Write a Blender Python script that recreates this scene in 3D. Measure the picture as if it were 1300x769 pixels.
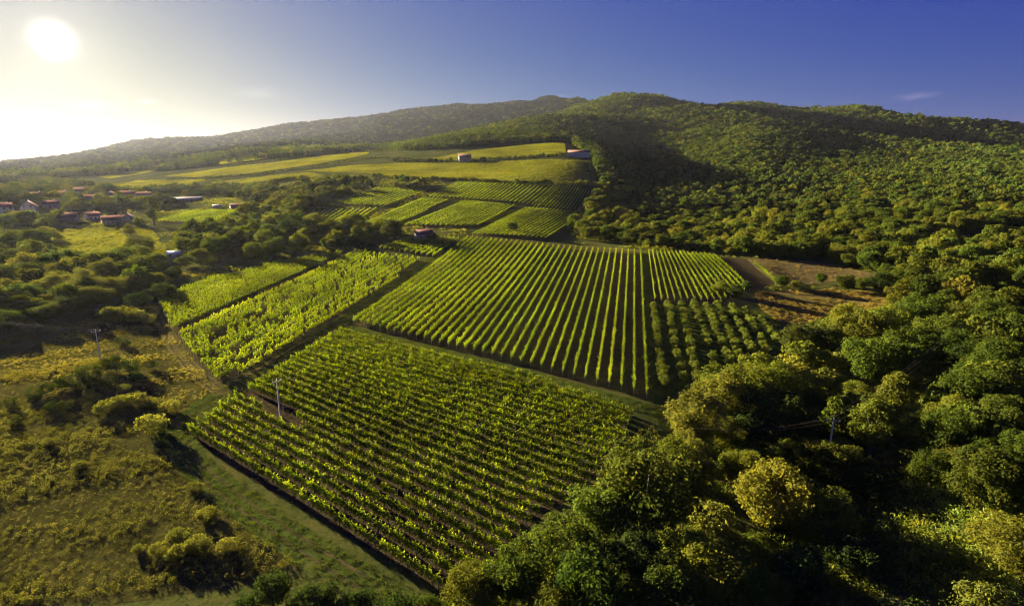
import bpy, math, random
import numpy as np
from mathutils import Vector, geometry as mgeo

# ------------------------------------------------------------------ camera, sky, sun, exposure
for o in list(bpy.data.objects):
    bpy.data.objects.remove(o, do_unlink=True)
S = bpy.context.scene
C = S.collection
R = math.radians
CAM_Z, F, PITCH = 45.0, 722.2, R(13.2)          # metres above the near vineyard, focal length in photo pixels
cam = bpy.data.cameras.new('camera')
cam.lens, cam.sensor_width, cam.sensor_fit = 20.0, 36.0, 'HORIZONTAL'
cam.clip_start, cam.clip_end = 0.5, 40000
camo = bpy.data.objects.new('camera', cam)
C.objects.link(camo)
camo.location = (0, 0, CAM_Z)
camo.rotation_euler = (R(90) - PITCH, 0, 0)
S.camera = camo

SUN_AZ, SUN_EL = R(36.8), R(9.3)                # the sun stands left of the view axis, low over the fields
SUN = Vector((-math.sin(SUN_AZ) * math.cos(SUN_EL), math.cos(SUN_AZ) * math.cos(SUN_EL), math.sin(SUN_EL)))
W = bpy.data.worlds.new('World')
S.world = W
W.use_nodes = True
nt = W.node_tree
nt.nodes.clear()
NN = nt.nodes.new
sky = NN('ShaderNodeTexSky')
sky.sky_type = 'NISHITA'
sky.sun_disc = False
sky.sun_elevation = SUN_EL
sky.sun_rotation = -SUN_AZ
sky.altitude = 200
sky.air_density, sky.dust_density, sky.ozone_density = 1.0, 0.5, 6.0
bg = NN('ShaderNodeBackground')
bg.inputs[1].default_value = 0.054
tc = NN('ShaderNodeTexCoord')
dot = NN('ShaderNodeVectorMath')
dot.operation = 'DOT_PRODUCT'
dot.inputs[1].default_value = SUN
nrm = NN('ShaderNodeVectorMath')
nrm.operation = 'NORMALIZE'
nt.links.new(tc.outputs['Generated'], nrm.inputs[0])
nt.links.new(nrm.outputs[0], dot.inputs[0])
clampd = NN('ShaderNodeMath')
clampd.operation = 'MAXIMUM'
clampd.inputs[1].default_value = 0.0
nt.links.new(dot.outputs['Value'], clampd.inputs[0])
sep, com = NN('ShaderNodeSeparateColor'), NN('ShaderNodeCombineColor')
nt.links.new(sky.outputs[0], sep.inputs[0])
def mth(op, a_, b_):
    q = NN('ShaderNodeMath')
    q.operation = op
    for i_, v_ in enumerate((a_, b_)):
        if isinstance(v_, (int, float)): q.inputs[i_].default_value = v_
        else: nt.links.new(v_, q.inputs[i_])
    return q.outputs[0]
for ch, (low, knee, gain) in enumerate(((1.3, 6, 2.35), (3.9, 6, 2.36), (0, 1.1, 1.20))):      # film toe and shoulder: the whole sky keeps its colour up to the sun
    x_ = mth('DIVIDE', mth('MULTIPLY', sep.outputs[ch], sep.outputs[ch]), mth('ADD', sep.outputs[ch], low + .001))
    nt.links.new(mth('MULTIPLY', mth('DIVIDE', x_, mth('ADD', x_, knee)), gain), com.inputs[ch])
acc = com.outputs[0]
for power, strength, col in ((9000, 8, (1, .93, .80)), (420, .5, (1, .86, .72))):   # the sun's disc and its aureole
    pw = mth('POWER', clampd.outputs[0], power)
    sc_ = NN('ShaderNodeVectorMath')
    sc_.operation = 'SCALE'
    sc_.inputs[0].default_value = [c * strength for c in col]
    nt.links.new(pw, sc_.inputs['Scale'])
    ad = NN('ShaderNodeVectorMath')
    ad.operation = 'ADD'
    nt.links.new(acc, ad.inputs[0])
    nt.links.new(sc_.outputs[0], ad.inputs[1])
    acc = ad.outputs[0]
for cx_, cy_, wid_, amt_, col_ in ((188, 129, 1.3, 1.0, (1, .96, .92)), (120, 134, 3.0, .5, (1, .95, .9)), (1163, 122, 2.4, .30, (1, .72, .72)), (712, 122, 1.2, .3, (1, .85, .8)), (330, 118, 4.0, .25, (1, .96, .94))):
    u_, v_ = (cx_ - 650) / F, (384.5 - cy_) / F                      # small wisps of cloud low in the sky
    c_ = Vector((u_, v_ * math.sin(PITCH) + math.cos(PITCH), v_ * math.cos(PITCH) - math.sin(PITCH))).normalized()
    df = NN('ShaderNodeVectorMath'); df.operation = 'SUBTRACT'; df.inputs[1].default_value = c_
    nt.links.new(nrm.outputs[0], df.inputs[0])
    mu = NN('ShaderNodeVectorMath'); mu.operation = 'MULTIPLY'; w_ = 1 / math.radians(wid_); mu.inputs[1].default_value = (w_, w_, w_ * 4.5)
    nt.links.new(df.outputs[0], mu.inputs[0])
    ln = NN('ShaderNodeVectorMath'); ln.operation = 'LENGTH'; nt.links.new(mu.outputs[0], ln.inputs[0])
    nz_ = NN('ShaderNodeTexNoise'); nz_.inputs['Scale'].default_value = 1.6; nz_.inputs['Detail'].default_value = 5
    nt.links.new(mu.outputs[0], nz_.inputs[0])
    fo = mth('MAXIMUM', mth('SUBTRACT', 1.0, ln.outputs['Value']), 0.0)
    ms_ = mth('MULTIPLY', mth('MAXIMUM', mth('SUBTRACT', mth('ADD', nz_.outputs[0], mth('MULTIPLY', fo, .5)), .55), 0.0), mth('MULTIPLY', fo, amt_ * 2.4))
    sc_ = NN('ShaderNodeVectorMath'); sc_.operation = 'SCALE'; sc_.inputs[0].default_value = col_
    nt.links.new(ms_, sc_.inputs['Scale'])
    ad = NN('ShaderNodeVectorMath'); ad.operation = 'ADD'
    nt.links.new(acc, ad.inputs[0]); nt.links.new(sc_.outputs[0], ad.inputs[1])
    acc = ad.outputs[0]
nt.links.new(acc, bg.inputs[0])
wo = NN('ShaderNodeOutputWorld')
nt.links.new(bg.outputs[0], wo.inputs[0])

sl = bpy.data.lights.new('sun', 'SUN')
sl.energy, sl.angle, sl.color = 4.3, R(0.6), (1.0, 0.83, 0.57)
so = bpy.data.objects.new('sun', sl)
C.objects.link(so)
LAMP = Vector((-math.sin(R(48)) * math.cos(R(10)), math.cos(R(48)) * math.cos(R(10)), math.sin(R(10))))      # shadows in the photograph fall a little more across the view
so.rotation_euler = LAMP.to_track_quat('Z', 'Y').to_euler()
so.location = SUN * 3000

S.render.engine = 'CYCLES'
cy = S.cycles
cy.use_denoising = True
cy.max_bounces, cy.diffuse_bounces, cy.glossy_bounces = 6, 6, 1
cy.pixel_filter_type, cy.filter_width = 'BLACKMAN_HARRIS', 1.1
cy.transmission_bounces, cy.transparent_max_bounces, cy.volume_bounces = 3, 4, 0
cy.sample_clamp_indirect = 4
cy.caustics_reflective = cy.caustics_refractive = False
vs = S.view_settings
vs.view_transform, vs.look, vs.gamma, vs.exposure = 'Standard', 'None', 1.0, 2.82

# ------------------------------------------------------------------ the lie of the land
rng = np.random.default_rng(7)
random.seed(7)
CP, SP = math.cos(PITCH), math.sin(PITCH)

def ray(px, py):
    """direction (lateral, forward, up) of a sight line of the photograph"""
    px, py = np.asarray(px, float), np.asarray(py, float)
    u, v = (px - 650) / F, (384.5 - py) / F
    return u, v * SP + CP, v * CP - SP

def az_t(px, py):
    a, b, c = ray(px, py)
    return np.arctan2(a, b), c / np.hypot(a, b)

def to_px(x, y, z):
    d = y * CP - (z - CAM_Z) * SP
    up = y * SP + (z - CAM_Z) * CP
    d = np.where(np.abs(d) < 1e-6, 1e-6, d)
    return np.where(d > 0, 650 + F * x / d, -9999), np.where(d > 0, 384.5 - F * up / d, -9999)

ctl = []
for px, py, z in ((0, 769, -1), (325, 769, 0), (650, 769, -1), (975, 769, -1.5), (1150, 769, 0.5), (1300, 769, 3), (0, 600, 0), (240, 545, .5), (500, 600, 0),
                  (800, 530, 1), (1000, 600, -1.5), (1150, 600, 1), (1300, 600, 5), (0, 450, 1), (200, 400, 2), (430, 425, 2), (640, 440, 2), (820, 500, 1),
                  (1000, 480, -.5), (1150, 480, 1.5), (1300, 480, 6), (0, 380, 2), (440, 320, 5), (590, 304, 8), (820, 320, 6), (960, 330, 6),
                  (1100, 350, 5), (1100, 420, 1), (1300, 370, 8), (100, 330, 3), (0, 320, 4), (250, 330, 4)):
    a, t = az_t(px, py)
    ctl.append((float(a), float((z - CAM_Z) / t), z - CAM_Z))
for a in (-.8, -.4, 0, .4, .8):
    for r in (3, 12, 26):
        ctl.append((a, r, -CAM_Z - (2 if a > .2 else 0)))
RIDGE = [(0, 212, 4200), (100, 199, 4200), (150, 187, 4200), (190, 180, 4300), (250, 179, 4300), (300, 173, 4300), (350, 164, 4200), (400, 157, 4000),
         (450, 151, 3900), (500, 144, 3800), (550, 139, 3700), (600, 134, 3600), (650, 129, 3500), (680, 127, 3400), (720, 130, 3200),
         (800, 131, 2200), (850, 134, 2250), (900, 137, 2400), (950, 140, 2400), (1000, 144, 2350), (1050, 147, 2300), (1100, 151, 2250),
         (1150, 157, 2200), (1200, 161, 2200), (1250, 170, 2200), (1300, 178, 2200)]
RIDGE = [(a, b + (6 if 600 < a < 950 else 4 if a > 400 else 2), c) for a, b, c in RIDGE]
for px, py, r in RIDGE + [
        (0, 262, 600), (38, 267, 590), (100, 250, 720), (200, 252, 690), (300, 262, 520), (300, 240, 750), (400, 262, 480), (500, 262, 440), (500, 235, 560),
        (650, 262, 420), (650, 235, 520), (745, 240, 520), (560, 222, 640), (650, 205, 690), (750, 204, 660), (640, 190, 800), (715, 183, 830),
        (540, 203, 800), (400, 215, 800), (330, 207, 1000), (470, 193, 1150), (250, 222, 1000), (200, 232, 950), (100, 232, 1100), (0, 238, 1000),
        (0, 225, 1800), (100, 218, 2000), (200, 208, 2000), (300, 197, 1900), (400, 189, 1600), (500, 190, 1200),
        (350, 182, 3200), (450, 173, 2800), (550, 162, 2600), (620, 152, 2700), (560, 181, 1000), (620, 169, 1250), (700, 153, 1750), (745, 141, 2050),
        (600, 179, 1750), (680, 163, 2200), (520, 187, 1500),
        (770, 192, 950), (760, 167, 1400), (835, 205, 920), (840, 168, 1480), (930, 192, 950), (930, 162, 1550), (1030, 192, 1100), (1030, 167, 1650),
        (1150, 202, 1050), (1150, 177, 1600), (1300, 207, 1000), (1300, 192, 1600),
        (800, 250, 540), (870, 250, 545), (950, 250, 560), (1050, 250, 580), (1150, 250, 560), (1300, 250, 560), (900, 290, 410), (1000, 290, 400),
        (1100, 290, 400), (1300, 300, 370), (750, 290, 370)]:
    a, t = az_t(px, py)
    ctl.append((float(a), float(r), float(t * r)))
for px, py, r in RIDGE[::2]:
    a, t = az_t(px, py)
    ctl.append((float(a), r * 1.4, float(t * r * .72)))
    ctl.append((float(a), 9000., -20.))
ctl = np.array(ctl)
KA, KR = 2.6, 1.0
U, V, Wt = ctl[:, 0] * KA, np.log(ctl[:, 1]) * KR, ctl[:, 2] / (ctl[:, 1] + 100)
def kern(du, dv):
    return np.sqrt(du * du + dv * dv + .02)
n = len(U)
A = np.zeros((n + 3, n + 3))
A[:n, :n] = kern(U[:, None] - U[None], V[:, None] - V[None]) - np.eye(n) * 2e-3
A[:n, n] = A[n, :n] = 1
A[:n, n + 1] = A[n + 1, :n] = U
A[:n, n + 2] = A[n + 2, :n] = V
COEF = np.linalg.solve(A, np.concatenate([Wt, [0, 0, 0]]))

def hash2(i, j, s):
    h = (i * 374761393 + j * 668265263 + s * 1442695041) & 0xffffffff
    h = ((h ^ (h >> 13)) * 1274126177) & 0xffffffff
    return ((h ^ (h >> 16)) & 0xffff) / 65535.0
def vnoise(x, y, s=0):
    i, j = np.floor(x).astype(np.int64), np.floor(y).astype(np.int64)
    fx, fy = x - i, y - j
    fx, fy = fx * fx * (3 - 2 * fx), fy * fy * (3 - 2 * fy)
    return (hash2(i, j, s) * (1 - fx) + hash2(i + 1, j, s) * fx) * (1 - fy) + (hash2(i, j + 1, s) * (1 - fx) + hash2(i + 1, j + 1, s) * fx) * fy
def fbm(x, y, s=0, o=4):
    v, a = 0, .5
    for k in range(o):
        v = v + a * vnoise(x * 2 ** k, y * 2 ** k, s + k)
        a *= .5
    return v

AZ = np.concatenate([np.linspace(-180, -54, 40)[:-1], np.linspace(-54, 54, 400), np.linspace(54, 180, 40)[1:]]) * math.pi / 180
LR = np.linspace(math.log(3.0), math.log(9500.0), 430)
ga, gl = np.meshgrid(AZ, LR, indexing='ij')
gr = np.exp(gl)
ac = np.clip(ga, -.80, .80)
HG = np.zeros_like(ga)
for i in range(len(AZ)):
    HG[i] = kern(ac[i][:, None] * KA - U[None], gl[i][:, None] * KR - V[None]) @ COEF[:n] + COEF[n] + COEF[n + 1] * ac[i] * KA + COEF[n + 2] * gl[i] * KR
HG = HG * (gr + 100) + CAM_Z
gx, gy = gr * np.sin(ga), gr * np.cos(ga)
back = np.clip((np.abs(ga) - 1.2) / .6, 0, 1)
HG = HG * (1 - back)
amp = np.clip((gr - 650) / 900, 0, 1) * np.minimum(gr, 2600) * .021
amp *= np.clip((ga + .25) / .35, .35, 1)
rid = 1 - np.abs(2 * fbm(gx / 420 + 3, gy / 900 + gx / 1500, 5, 3) / .875 - 1)
HG += amp * (rid - .62) * 2.0 + np.clip((gr - 380) / 300, 0, 1) * 2.0 * (fbm(gx / 90, gy / 90, 11, 2) - .375) * (gr < 6000)

def height(x, y):
    x, y = np.asarray(x, float), np.asarray(y, float)
    a = np.arctan2(x, y)
    l = np.clip((np.log(np.maximum(np.hypot(x, y), 3.01)) - LR[0]) / (LR[1] - LR[0]), 0, len(LR) - 1.001)
    i = np.clip(np.searchsorted(AZ, a) - 1, 0, len(AZ) - 2)
    f = (a - AZ[i]) / (AZ[i + 1] - AZ[i])
    j = l.astype(int)
    g = l - j
    return (HG[i, j] * (1 - g) + HG[i, j + 1] * g) * (1 - f) + (HG[i + 1, j] * (1 - g) + HG[i + 1, j + 1] * g) * f

STEP = np.geomspace(25, 7000, 700)
def at(px, py, lift=0.0):
    """where sight lines first meet the land (lift metres above it)"""
    px, py = np.atleast_1d(np.asarray(px, float)), np.atleast_1d(np.asarray(py, float))
    a, b, c = ray(px, py)
    hz = np.hypot(a, b)
    a, b, c = a / hz, b / hz, c / hz
    D = CAM_Z + c[:, None] * STEP - height(a[:, None] * STEP, b[:, None] * STEP) - lift
    neg = D < 0
    k = np.where(neg.any(1), neg.argmax(1), np.abs(D).argmin(1))
    k = np.maximum(k, 1)
    lo, hi = STEP[k - 1], STEP[k]
    for _ in range(12):
        m = (lo + hi) / 2
        under = CAM_Z + c * m - height(a * m, b * m) - lift < 0
        hi = np.where(under, m, hi)
        lo = np.where(under, lo, m)
    return np.stack([a * hi, b * hi], 1)
def at1(px, py, lift=0.0):
    p = at(px, py, lift)[0]
    return Vector((p[0], p[1], float(height(p[0], p[1]))))

def dense(poly, step=14, close=True):
    P = np.array(poly, float)
    Q = np.roll(P, -1, 0) if close else P[1:]
    out = []
    for p, q in zip(P, Q):
        m = max(1, int(np.hypot(*(q - p)) / step))
        out += [p + (q - p) * k / m for k in range(m)]
    if not close:
        out.append(P[-1])
    return np.array(out)
def ground_poly(poly, step=14):
    d = dense(poly, step)
    return at(d[:, 0], d[:, 1])
def inside(x, y, poly):
    poly = np.asarray(poly, float)
    r = np.zeros(np.shape(x), bool)
    x1, y1 = poly[-1]
    for x2, y2 in poly:
        c = ((y1 > y) != (y2 > y)) & (x < (x2 - x1) * (y - y1) / (y2 - y1 + 1e-12) + x1)
        r ^= c
        x1, y1 = x2, y2
    return r

# ------------------------------------------------------------------ mesh and tag helpers
def np_mesh(name, verts, faces, mats, rnd=None, smooth=False, fmat=None):
    """verts (n,3), faces (m,k) with one k for all faces"""
    verts, faces = np.asarray(verts, np.float32), np.asarray(faces, np.int32)
    me = bpy.data.meshes.new(name)
    k = faces.shape[1]
    me.vertices.add(len(verts))
    me.vertices.foreach_set('co', verts.ravel())
    me.loops.add(faces.size)
    me.loops.foreach_set('vertex_index', faces.ravel())
    me.polygons.add(len(faces))
    me.polygons.foreach_set('loop_start', np.arange(len(faces), dtype=np.int32) * k)
    for m in (mats if isinstance(mats, (list, tuple)) else [mats]):
        me.materials.append(m)
    if fmat is not None:
        me.polygons.foreach_set('material_index', np.asarray(fmat, np.int32))
    if rnd is not None:
        at_ = me.attributes.new('rnd', 'FLOAT', 'FACE')
        at_.data.foreach_set('value', np.asarray(rnd, np.float32))
    me.update(calc_edges=True)
    if smooth:
        me.polygons.foreach_set('use_smooth', np.ones(len(faces), bool))
    return me
def link(name, me, parent=None, loc=None):
    o = bpy.data.objects.new(name, me)
    C.objects.link(o)
    if parent is not None:
        o.parent = parent
    if loc is not None:
        o.location = loc
    return o
def tag(o, label=None, cat=None, group=None, kind=None):
    if label: o['label'] = label
    if cat: o['category'] = cat
    if group: o['group'] = group
    if kind: o['kind'] = kind
    return o
ORD = ['', 'first', 'second', 'third', 'fourth', 'fifth', 'sixth', 'seventh', 'eighth', 'ninth', 'tenth', 'eleventh', 'twelfth']
def nth(k):
    if k < len(ORD): return ORD[k]
    return str(k) + ('th' if 10 < k % 100 < 14 else {1: 'st', 2: 'nd', 3: 'rd'}.get(k % 10, 'th'))

def leaf_quads(c, nrm_, size, aspect=.75, r=rng):
    """one folded-flat quad per centre, turned at random about its normal"""
    m = len(c)
    nrm_ = nrm_ / (np.linalg.norm(nrm_, axis=1, keepdims=True) + 1e-9)
    a = np.cross(nrm_, r.normal(size=(m, 3)))
    a /= np.linalg.norm(a, axis=1, keepdims=True) + 1e-9
    b = np.cross(nrm_, a)
    s = (size * r.uniform(.7, 1.3, m))[:, None] * .5
    a, b = a * s, b * s * aspect
    v = np.stack([c - a, c - b * .9, c + a, c + b * .9], 1).reshape(-1, 3)
    return v, np.arange(4 * m).reshape(m, 4)
class Box:
    """collects boxes and tapered tubes as quads"""
    def __init__(self): self.v, self.f, self.m = [], [], []
    def box(self, x0, x1, y0, y1, z0, z1, m=0):
        b = len(self.v)
        self.v += [(x, y, z) for z in (z0, z1) for y in (y0, y1) for x in (x0, x1)]
        self.f += [(b + i for i in q) for q in ((0, 2, 3, 1), (4, 5, 7, 6), (0, 1, 5, 4), (2, 6, 7, 3), (0, 4, 6, 2), (1, 3, 7, 5))]
        self.f[-6:] = [tuple(q) for q in self.f[-6:]]
        self.m += [m] * 6
    def hexa(self, pts, m=0):
        b = len(self.v)
        self.v += [tuple(p) for p in pts]
        self.f += [tuple(b + i for i in q) for q in ((0, 3, 2, 1), (4, 5, 6, 7), (0, 1, 5, 4), (1, 2, 6, 5), (2, 3, 7, 6), (3, 0, 4, 7))]
        self.m += [m] * 6
    def tube(self, path, radii, k=6, m=0):
        b = len(self.v)
        P = [Vector(p) for p in path]
        for i, p in enumerate(P):
            d = (P[min(i + 1, len(P) - 1)] - P[max(i - 1, 0)]).normalized()
            u = d.orthogonal().normalized() if abs(d.z) < .95 else Vector((1, 0, 0)) - d * d.x
            u.normalize()
            w = d.cross(u)
            for j in range(k):
                t = 2 * math.pi * j / k
                self.v.append(tuple(p + (u * math.cos(t) + w * math.sin(t)) * radii[i]))
        for i in range(len(P) - 1):
            for j in range(k):
                self.f.append((b + i * k + j, b + i * k + (j + 1) % k, b + (i + 1) * k + (j + 1) % k, b + (i + 1) * k + j))
                self.m.append(m)
        e = b + (len(P) - 1) * k
        for j in range(1, k - 2, 2):
            self.f.append((e, e + j, e + j + 1, e + j + 2))
            self.m.append(m)
    def mesh(self, name, mats, smooth=False):
        return np_mesh(name, self.v, self.f, mats, fmat=self.m, smooth=smooth)

# ------------------------------------------------------------------ materials
def new_mat(name):
    m = bpy.data.materials.new(name)
    m.use_nodes = True
    t = m.node_tree
    t.nodes.clear()
    return m, t, t.nodes.new, t.links.new, t.nodes.new('ShaderNodeOutputMaterial')
LEAF = 1.28
def leaf_mat(name, dark, light, trans=.45, warm=(1.25, 1.15, .5), hue=.04, patch=.02):
    m, t, N, L, out = new_mat(name)
    at_ = N('ShaderNodeAttribute'); at_.attribute_name = 'rnd'
    oi = N('ShaderNodeObjectInfo')
    mx = N('ShaderNodeMix'); mx.data_type = 'RGBA'
    dark, light = [c * LEAF for c in dark], [c * LEAF for c in light]
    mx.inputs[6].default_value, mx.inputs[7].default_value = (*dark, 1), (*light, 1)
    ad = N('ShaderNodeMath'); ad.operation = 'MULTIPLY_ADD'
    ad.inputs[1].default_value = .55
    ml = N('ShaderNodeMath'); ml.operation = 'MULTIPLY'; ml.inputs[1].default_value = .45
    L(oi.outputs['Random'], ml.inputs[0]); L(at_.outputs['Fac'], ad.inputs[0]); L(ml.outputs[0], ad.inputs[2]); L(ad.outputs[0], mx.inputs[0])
    hs = N('ShaderNodeHueSaturation')
    hm = N('ShaderNodeMapRange'); hm.inputs[3].default_value, hm.inputs[4].default_value = .5 - hue, .5 + hue * .15
    mo = N('ShaderNodeMath'); mo.operation = 'FRACT'
    m7 = N('ShaderNodeMath'); m7.operation = 'MULTIPLY'; m7.inputs[1].default_value = 7.31
    L(oi.outputs['Random'], m7.inputs[0]); L(m7.outputs[0], mo.inputs[0]); L(mo.outputs[0], hm.inputs[0]); L(hm.outputs[0], hs.inputs['Hue'])
    L(mx.outputs[2], hs.inputs['Color'])
    ge = N('ShaderNodeNewGeometry')
    nz = N('ShaderNodeTexNoise'); nz.inputs['Scale'].default_value = patch; nz.inputs['Detail'].default_value = 2
    L(ge.outputs['Position'], nz.inputs[0])
    vr = N('ShaderNodeMapRange'); vr.inputs[1].default_value, vr.inputs[2].default_value, vr.inputs[3].default_value, vr.inputs[4].default_value = .32, .68, .68, 1.32
    L(nz.outputs[0], vr.inputs[0]); L(vr.outputs[0], hs.inputs['Value'])
    d = N('ShaderNodeBsdfDiffuse'); tr = N('ShaderNodeBsdfTranslucent'); ms = N('ShaderNodeMixShader')
    wm = N('ShaderNodeMix'); wm.data_type = 'RGBA'; wm.blend_type = 'MULTIPLY'; wm.inputs[0].default_value = 1
    wm.inputs[7].default_value = (*warm, 1)
    L(hs.outputs[0], d.inputs[0]); L(hs.outputs[0], wm.inputs[6]); L(wm.outputs[2], tr.inputs[0])
    ms.inputs[0].default_value = trans
    L(d.outputs[0], ms.inputs[1]); L(tr.outputs[0], ms.inputs[2]); L(ms.outputs[0], out.inputs[0])
    return m
def ground_mat(name, cols, scales=(.04, .35, 2.5), bump=.25, stretch=None, rot=0, bdist=.3):
    """soil or turf: three noises pick between the colours, the finest one also gives relief"""
    m, t, N, L, out = new_mat(name)
    tcn = N('ShaderNodeTexCoord')
    mp = N('ShaderNodeMapping')
    if stretch: mp.inputs['Scale'].default_value = stretch
    mp.inputs['Rotation'].default_value = (0, 0, rot)
    L(tcn.outputs['Object'], mp.inputs[0])
    ns = []
    for s in scales:
        nz = N('ShaderNodeTexNoise'); nz.inputs['Scale'].default_value = s; nz.inputs['Detail'].default_value = 3; nz.inputs['Roughness'].default_value = .65
        L(mp.outputs[0] if s is scales[-1] or stretch else tcn.outputs['Object'], nz.inputs[0])
        ns.append(nz)
    s1 = N('ShaderNodeMath'); s1.operation = 'ADD'; s2 = N('ShaderNodeMath'); s2.operation = 'ADD'
    L(ns[0].outputs[0], s1.inputs[0]); L(ns[1].outputs[0], s1.inputs[1]); L(s1.outputs[0], s2.inputs[0]); L(ns[2].outputs[0], s2.inputs[1])
    mr = N('ShaderNodeMapRange'); mr.inputs[1].default_value, mr.inputs[2].default_value = 1.15, 1.85
    L(s2.outputs[0], mr.inputs[0])
    cr = N('ShaderNodeValToRGB')
    el = cr.color_ramp.elements
    while len(el) < len(cols): el.new(.5)
    for i, c in enumerate(cols):
        el[i].position = i / (len(cols) - 1)
        el[i].color = (*c, 1)
    L(mr.outputs[0], cr.inputs[0])
    b = N('ShaderNodeBsdfDiffuse')
    L(cr.outputs[0], b.inputs['Color'])
    bp = N('ShaderNodeBump'); bp.inputs['Strength'].default_value = bump; bp.inputs['Distance'].default_value = bdist
    L(s2.outputs[0], bp.inputs['Height']); L(bp.outputs[0], b.inputs['Normal'])
    L(b.outputs[0], out.inputs[0])
    return m
def plain_mat(name, c, rough=.8, var=.25, scale=1.5, metal=0):
    m, t, N, L, out = new_mat(name)
    b = N('ShaderNodeBsdfPrincipled')
    tcn = N('ShaderNodeTexCoord')
    nz = N('ShaderNodeTexNoise'); nz.inputs['Scale'].default_value = scale; nz.inputs['Detail'].default_value = 5
    L(tcn.outputs['Object'], nz.inputs[0])
    mx = N('ShaderNodeMix'); mx.data_type = 'RGBA'
    mx.inputs[6].default_value = (*[k * (1 - var) for k in c], 1)
    mx.inputs[7].default_value = (*[min(.85, k * (1 + var)) for k in c], 1)
    L(nz.outputs[0], mx.inputs[0]); L(mx.outputs[2], b.inputs['Base Color'])
    b.inputs['Roughness'].default_value = rough
    b.inputs['Metallic'].default_value = metal
    L(b.outputs[0], out.inputs[0])
    return m
M = {}
M['leaf'] = leaf_mat('leaf', (.024, .052, .010), (.09, .12, .018), .5)
M['leaf_yellow'] = leaf_mat('leaf_yellow', (.07, .09, .016), (.165, .175, .035), .5, hue=.015)
M['leaf_bright'] = leaf_mat('leaf_bright', (.05, .08, .012), (.14, .16, .022), .5)
M['herb'] = leaf_mat('herb', (.085, .14, .022), (.17, .23, .04), .4, patch=.06)
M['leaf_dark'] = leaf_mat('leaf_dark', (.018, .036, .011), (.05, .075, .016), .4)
M['leaf_ridge_shaded'] = leaf_mat('leaf_ridge_shaded', (.012, .022, .016), (.028, .042, .024), .1, warm=(1, 1, .8), hue=.01)  # shade of the backlit far ridge painted into the leaf colour
M['leaf_forest'] = leaf_mat('leaf_forest', (.028, .060, .012), (.090, .125, .020), .3, hue=.04, patch=.008)
LEAF = 1.18
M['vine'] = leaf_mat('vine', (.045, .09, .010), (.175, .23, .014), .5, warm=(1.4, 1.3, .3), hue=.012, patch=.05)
M['orchard_leaf'] = leaf_mat('orchard_leaf', (.065, .10, .018), (.16, .195, .03), .45, hue=.015)
M['weed'] = leaf_mat('weed', (.042, .055, .013), (.105, .112, .024), .45, hue=.025, patch=.09)
M['sunlit_weed'] = leaf_mat('sunlit_weed', (.075, .085, .014), (.20, .19, .03), .5, hue=.02, patch=.09)  # lighter copy of the weed, sunlight on the upper meadow painted in
M['grass_blade'] = leaf_mat('grass_blade', (.07, .10, .012), (.16, .18, .02), .5, warm=(1.4, 1.2, .4), hue=.02)
M['dry_blade'] = leaf_mat('dry_blade', (.12, .11, .028), (.27, .20, .05), .45, hue=.02, patch=.1)
M['bark'] = plain_mat('bark', (.09, .07, .05), .95, .4, 6)
M['post'] = plain_mat('post', (.22, .17, .13), .9, .3, 4)
M['concrete'] = plain_mat('concrete', (.50, .44, .34), .9, .15, 3)
M['porcelain'] = plain_mat('porcelain', (.75, .75, .73), .3, .05, 3)
M['wire'] = plain_mat('wire', (.07, .05, .04), .9, .1, 3)
M['white_wall'] = plain_mat('white_wall', (.56, .51, .44), .9, .08, .8)
M['cream_wall'] = plain_mat('cream_wall', (.36, .29, .21), .9, .1, .8)
M['stone_wall'] = plain_mat('stone_wall', (.30, .24, .17), .95, .35, 2.5)
M['red_roof'] = plain_mat('red_roof', (.14, .072, .052), .85, .3, 1.2)
M['brown_roof'] = plain_mat('brown_roof', (.17, .09, .06), .85, .3, 1.2)
M['grey_roof'] = plain_mat('grey_roof', (.28, .25, .24), .6, .15, .7)
M['white_roof'] = plain_mat('white_roof', (.75, .73, .70), .6, .06, .7)
M['glass'] = plain_mat('glass', (.03, .035, .04), .15, .2, 1)
M['wood'] = plain_mat('wood', (.12, .075, .045), .85, .3, 3)
M['land'] = ground_mat('land', [(.030, .045, .012), (.055, .070, .016), (.085, .090, .022), (.12, .105, .03)])
M['soil'] = ground_mat('soil', [(.038, .030, .015), (.058, .046, .022), (.075, .066, .028)], (.1, .8, 4), .5)
M['vine_floor'] = ground_mat('vine_floor', [(.06, .042, .022), (.075, .065, .022), (.075, .085, .018)], (.08, .6, 4))
M['mown'] = ground_mat('mown', [(.04, .065, .012), (.065, .09, .016), (.10, .11, .022)], (.07, .6, 5), .15)
M['track'] = ground_mat('track', [(.07, .075, .02), (.12, .10, .032), (.18, .13, .05)], (.1, .6, 4), .2)
M['rut'] = ground_mat('rut', [(.045, .055, .014), (.085, .07, .028), (.12, .09, .04)], (.15, .9, 4), .3)
M['meadow'] = ground_mat('meadow', [(.035, .036, .010), (.06, .058, .014), (.10, .09, .02)], (.05, .4, 3), .5)
M['lawn_blade'] = leaf_mat('lawn_blade', (.035, .055, .010), (.07, .09, .016), .4, hue=.02, patch=.25)
M['dry'] = ground_mat('dry', [(.08, .09, .02), (.17, .13, .035), (.26, .17, .045)], (.05, .25, 2), .4)
M['plough'] = ground_mat('plough', [(.085, .075, .028), (.125, .098, .036), (.17, .12, .045)], (.05, .3, 3), .3)
M['hill_field'] = ground_mat('hill_field', [(.10, .13, .018), (.15, .18, .022), (.20, .22, .03)], (.02, .1, .6), .3)
M['forest_floor'] = ground_mat('forest_floor', [(.015, .025, .010), (.03, .045, .014), (.045, .06, .018)], (.05, .3, 2))

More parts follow.
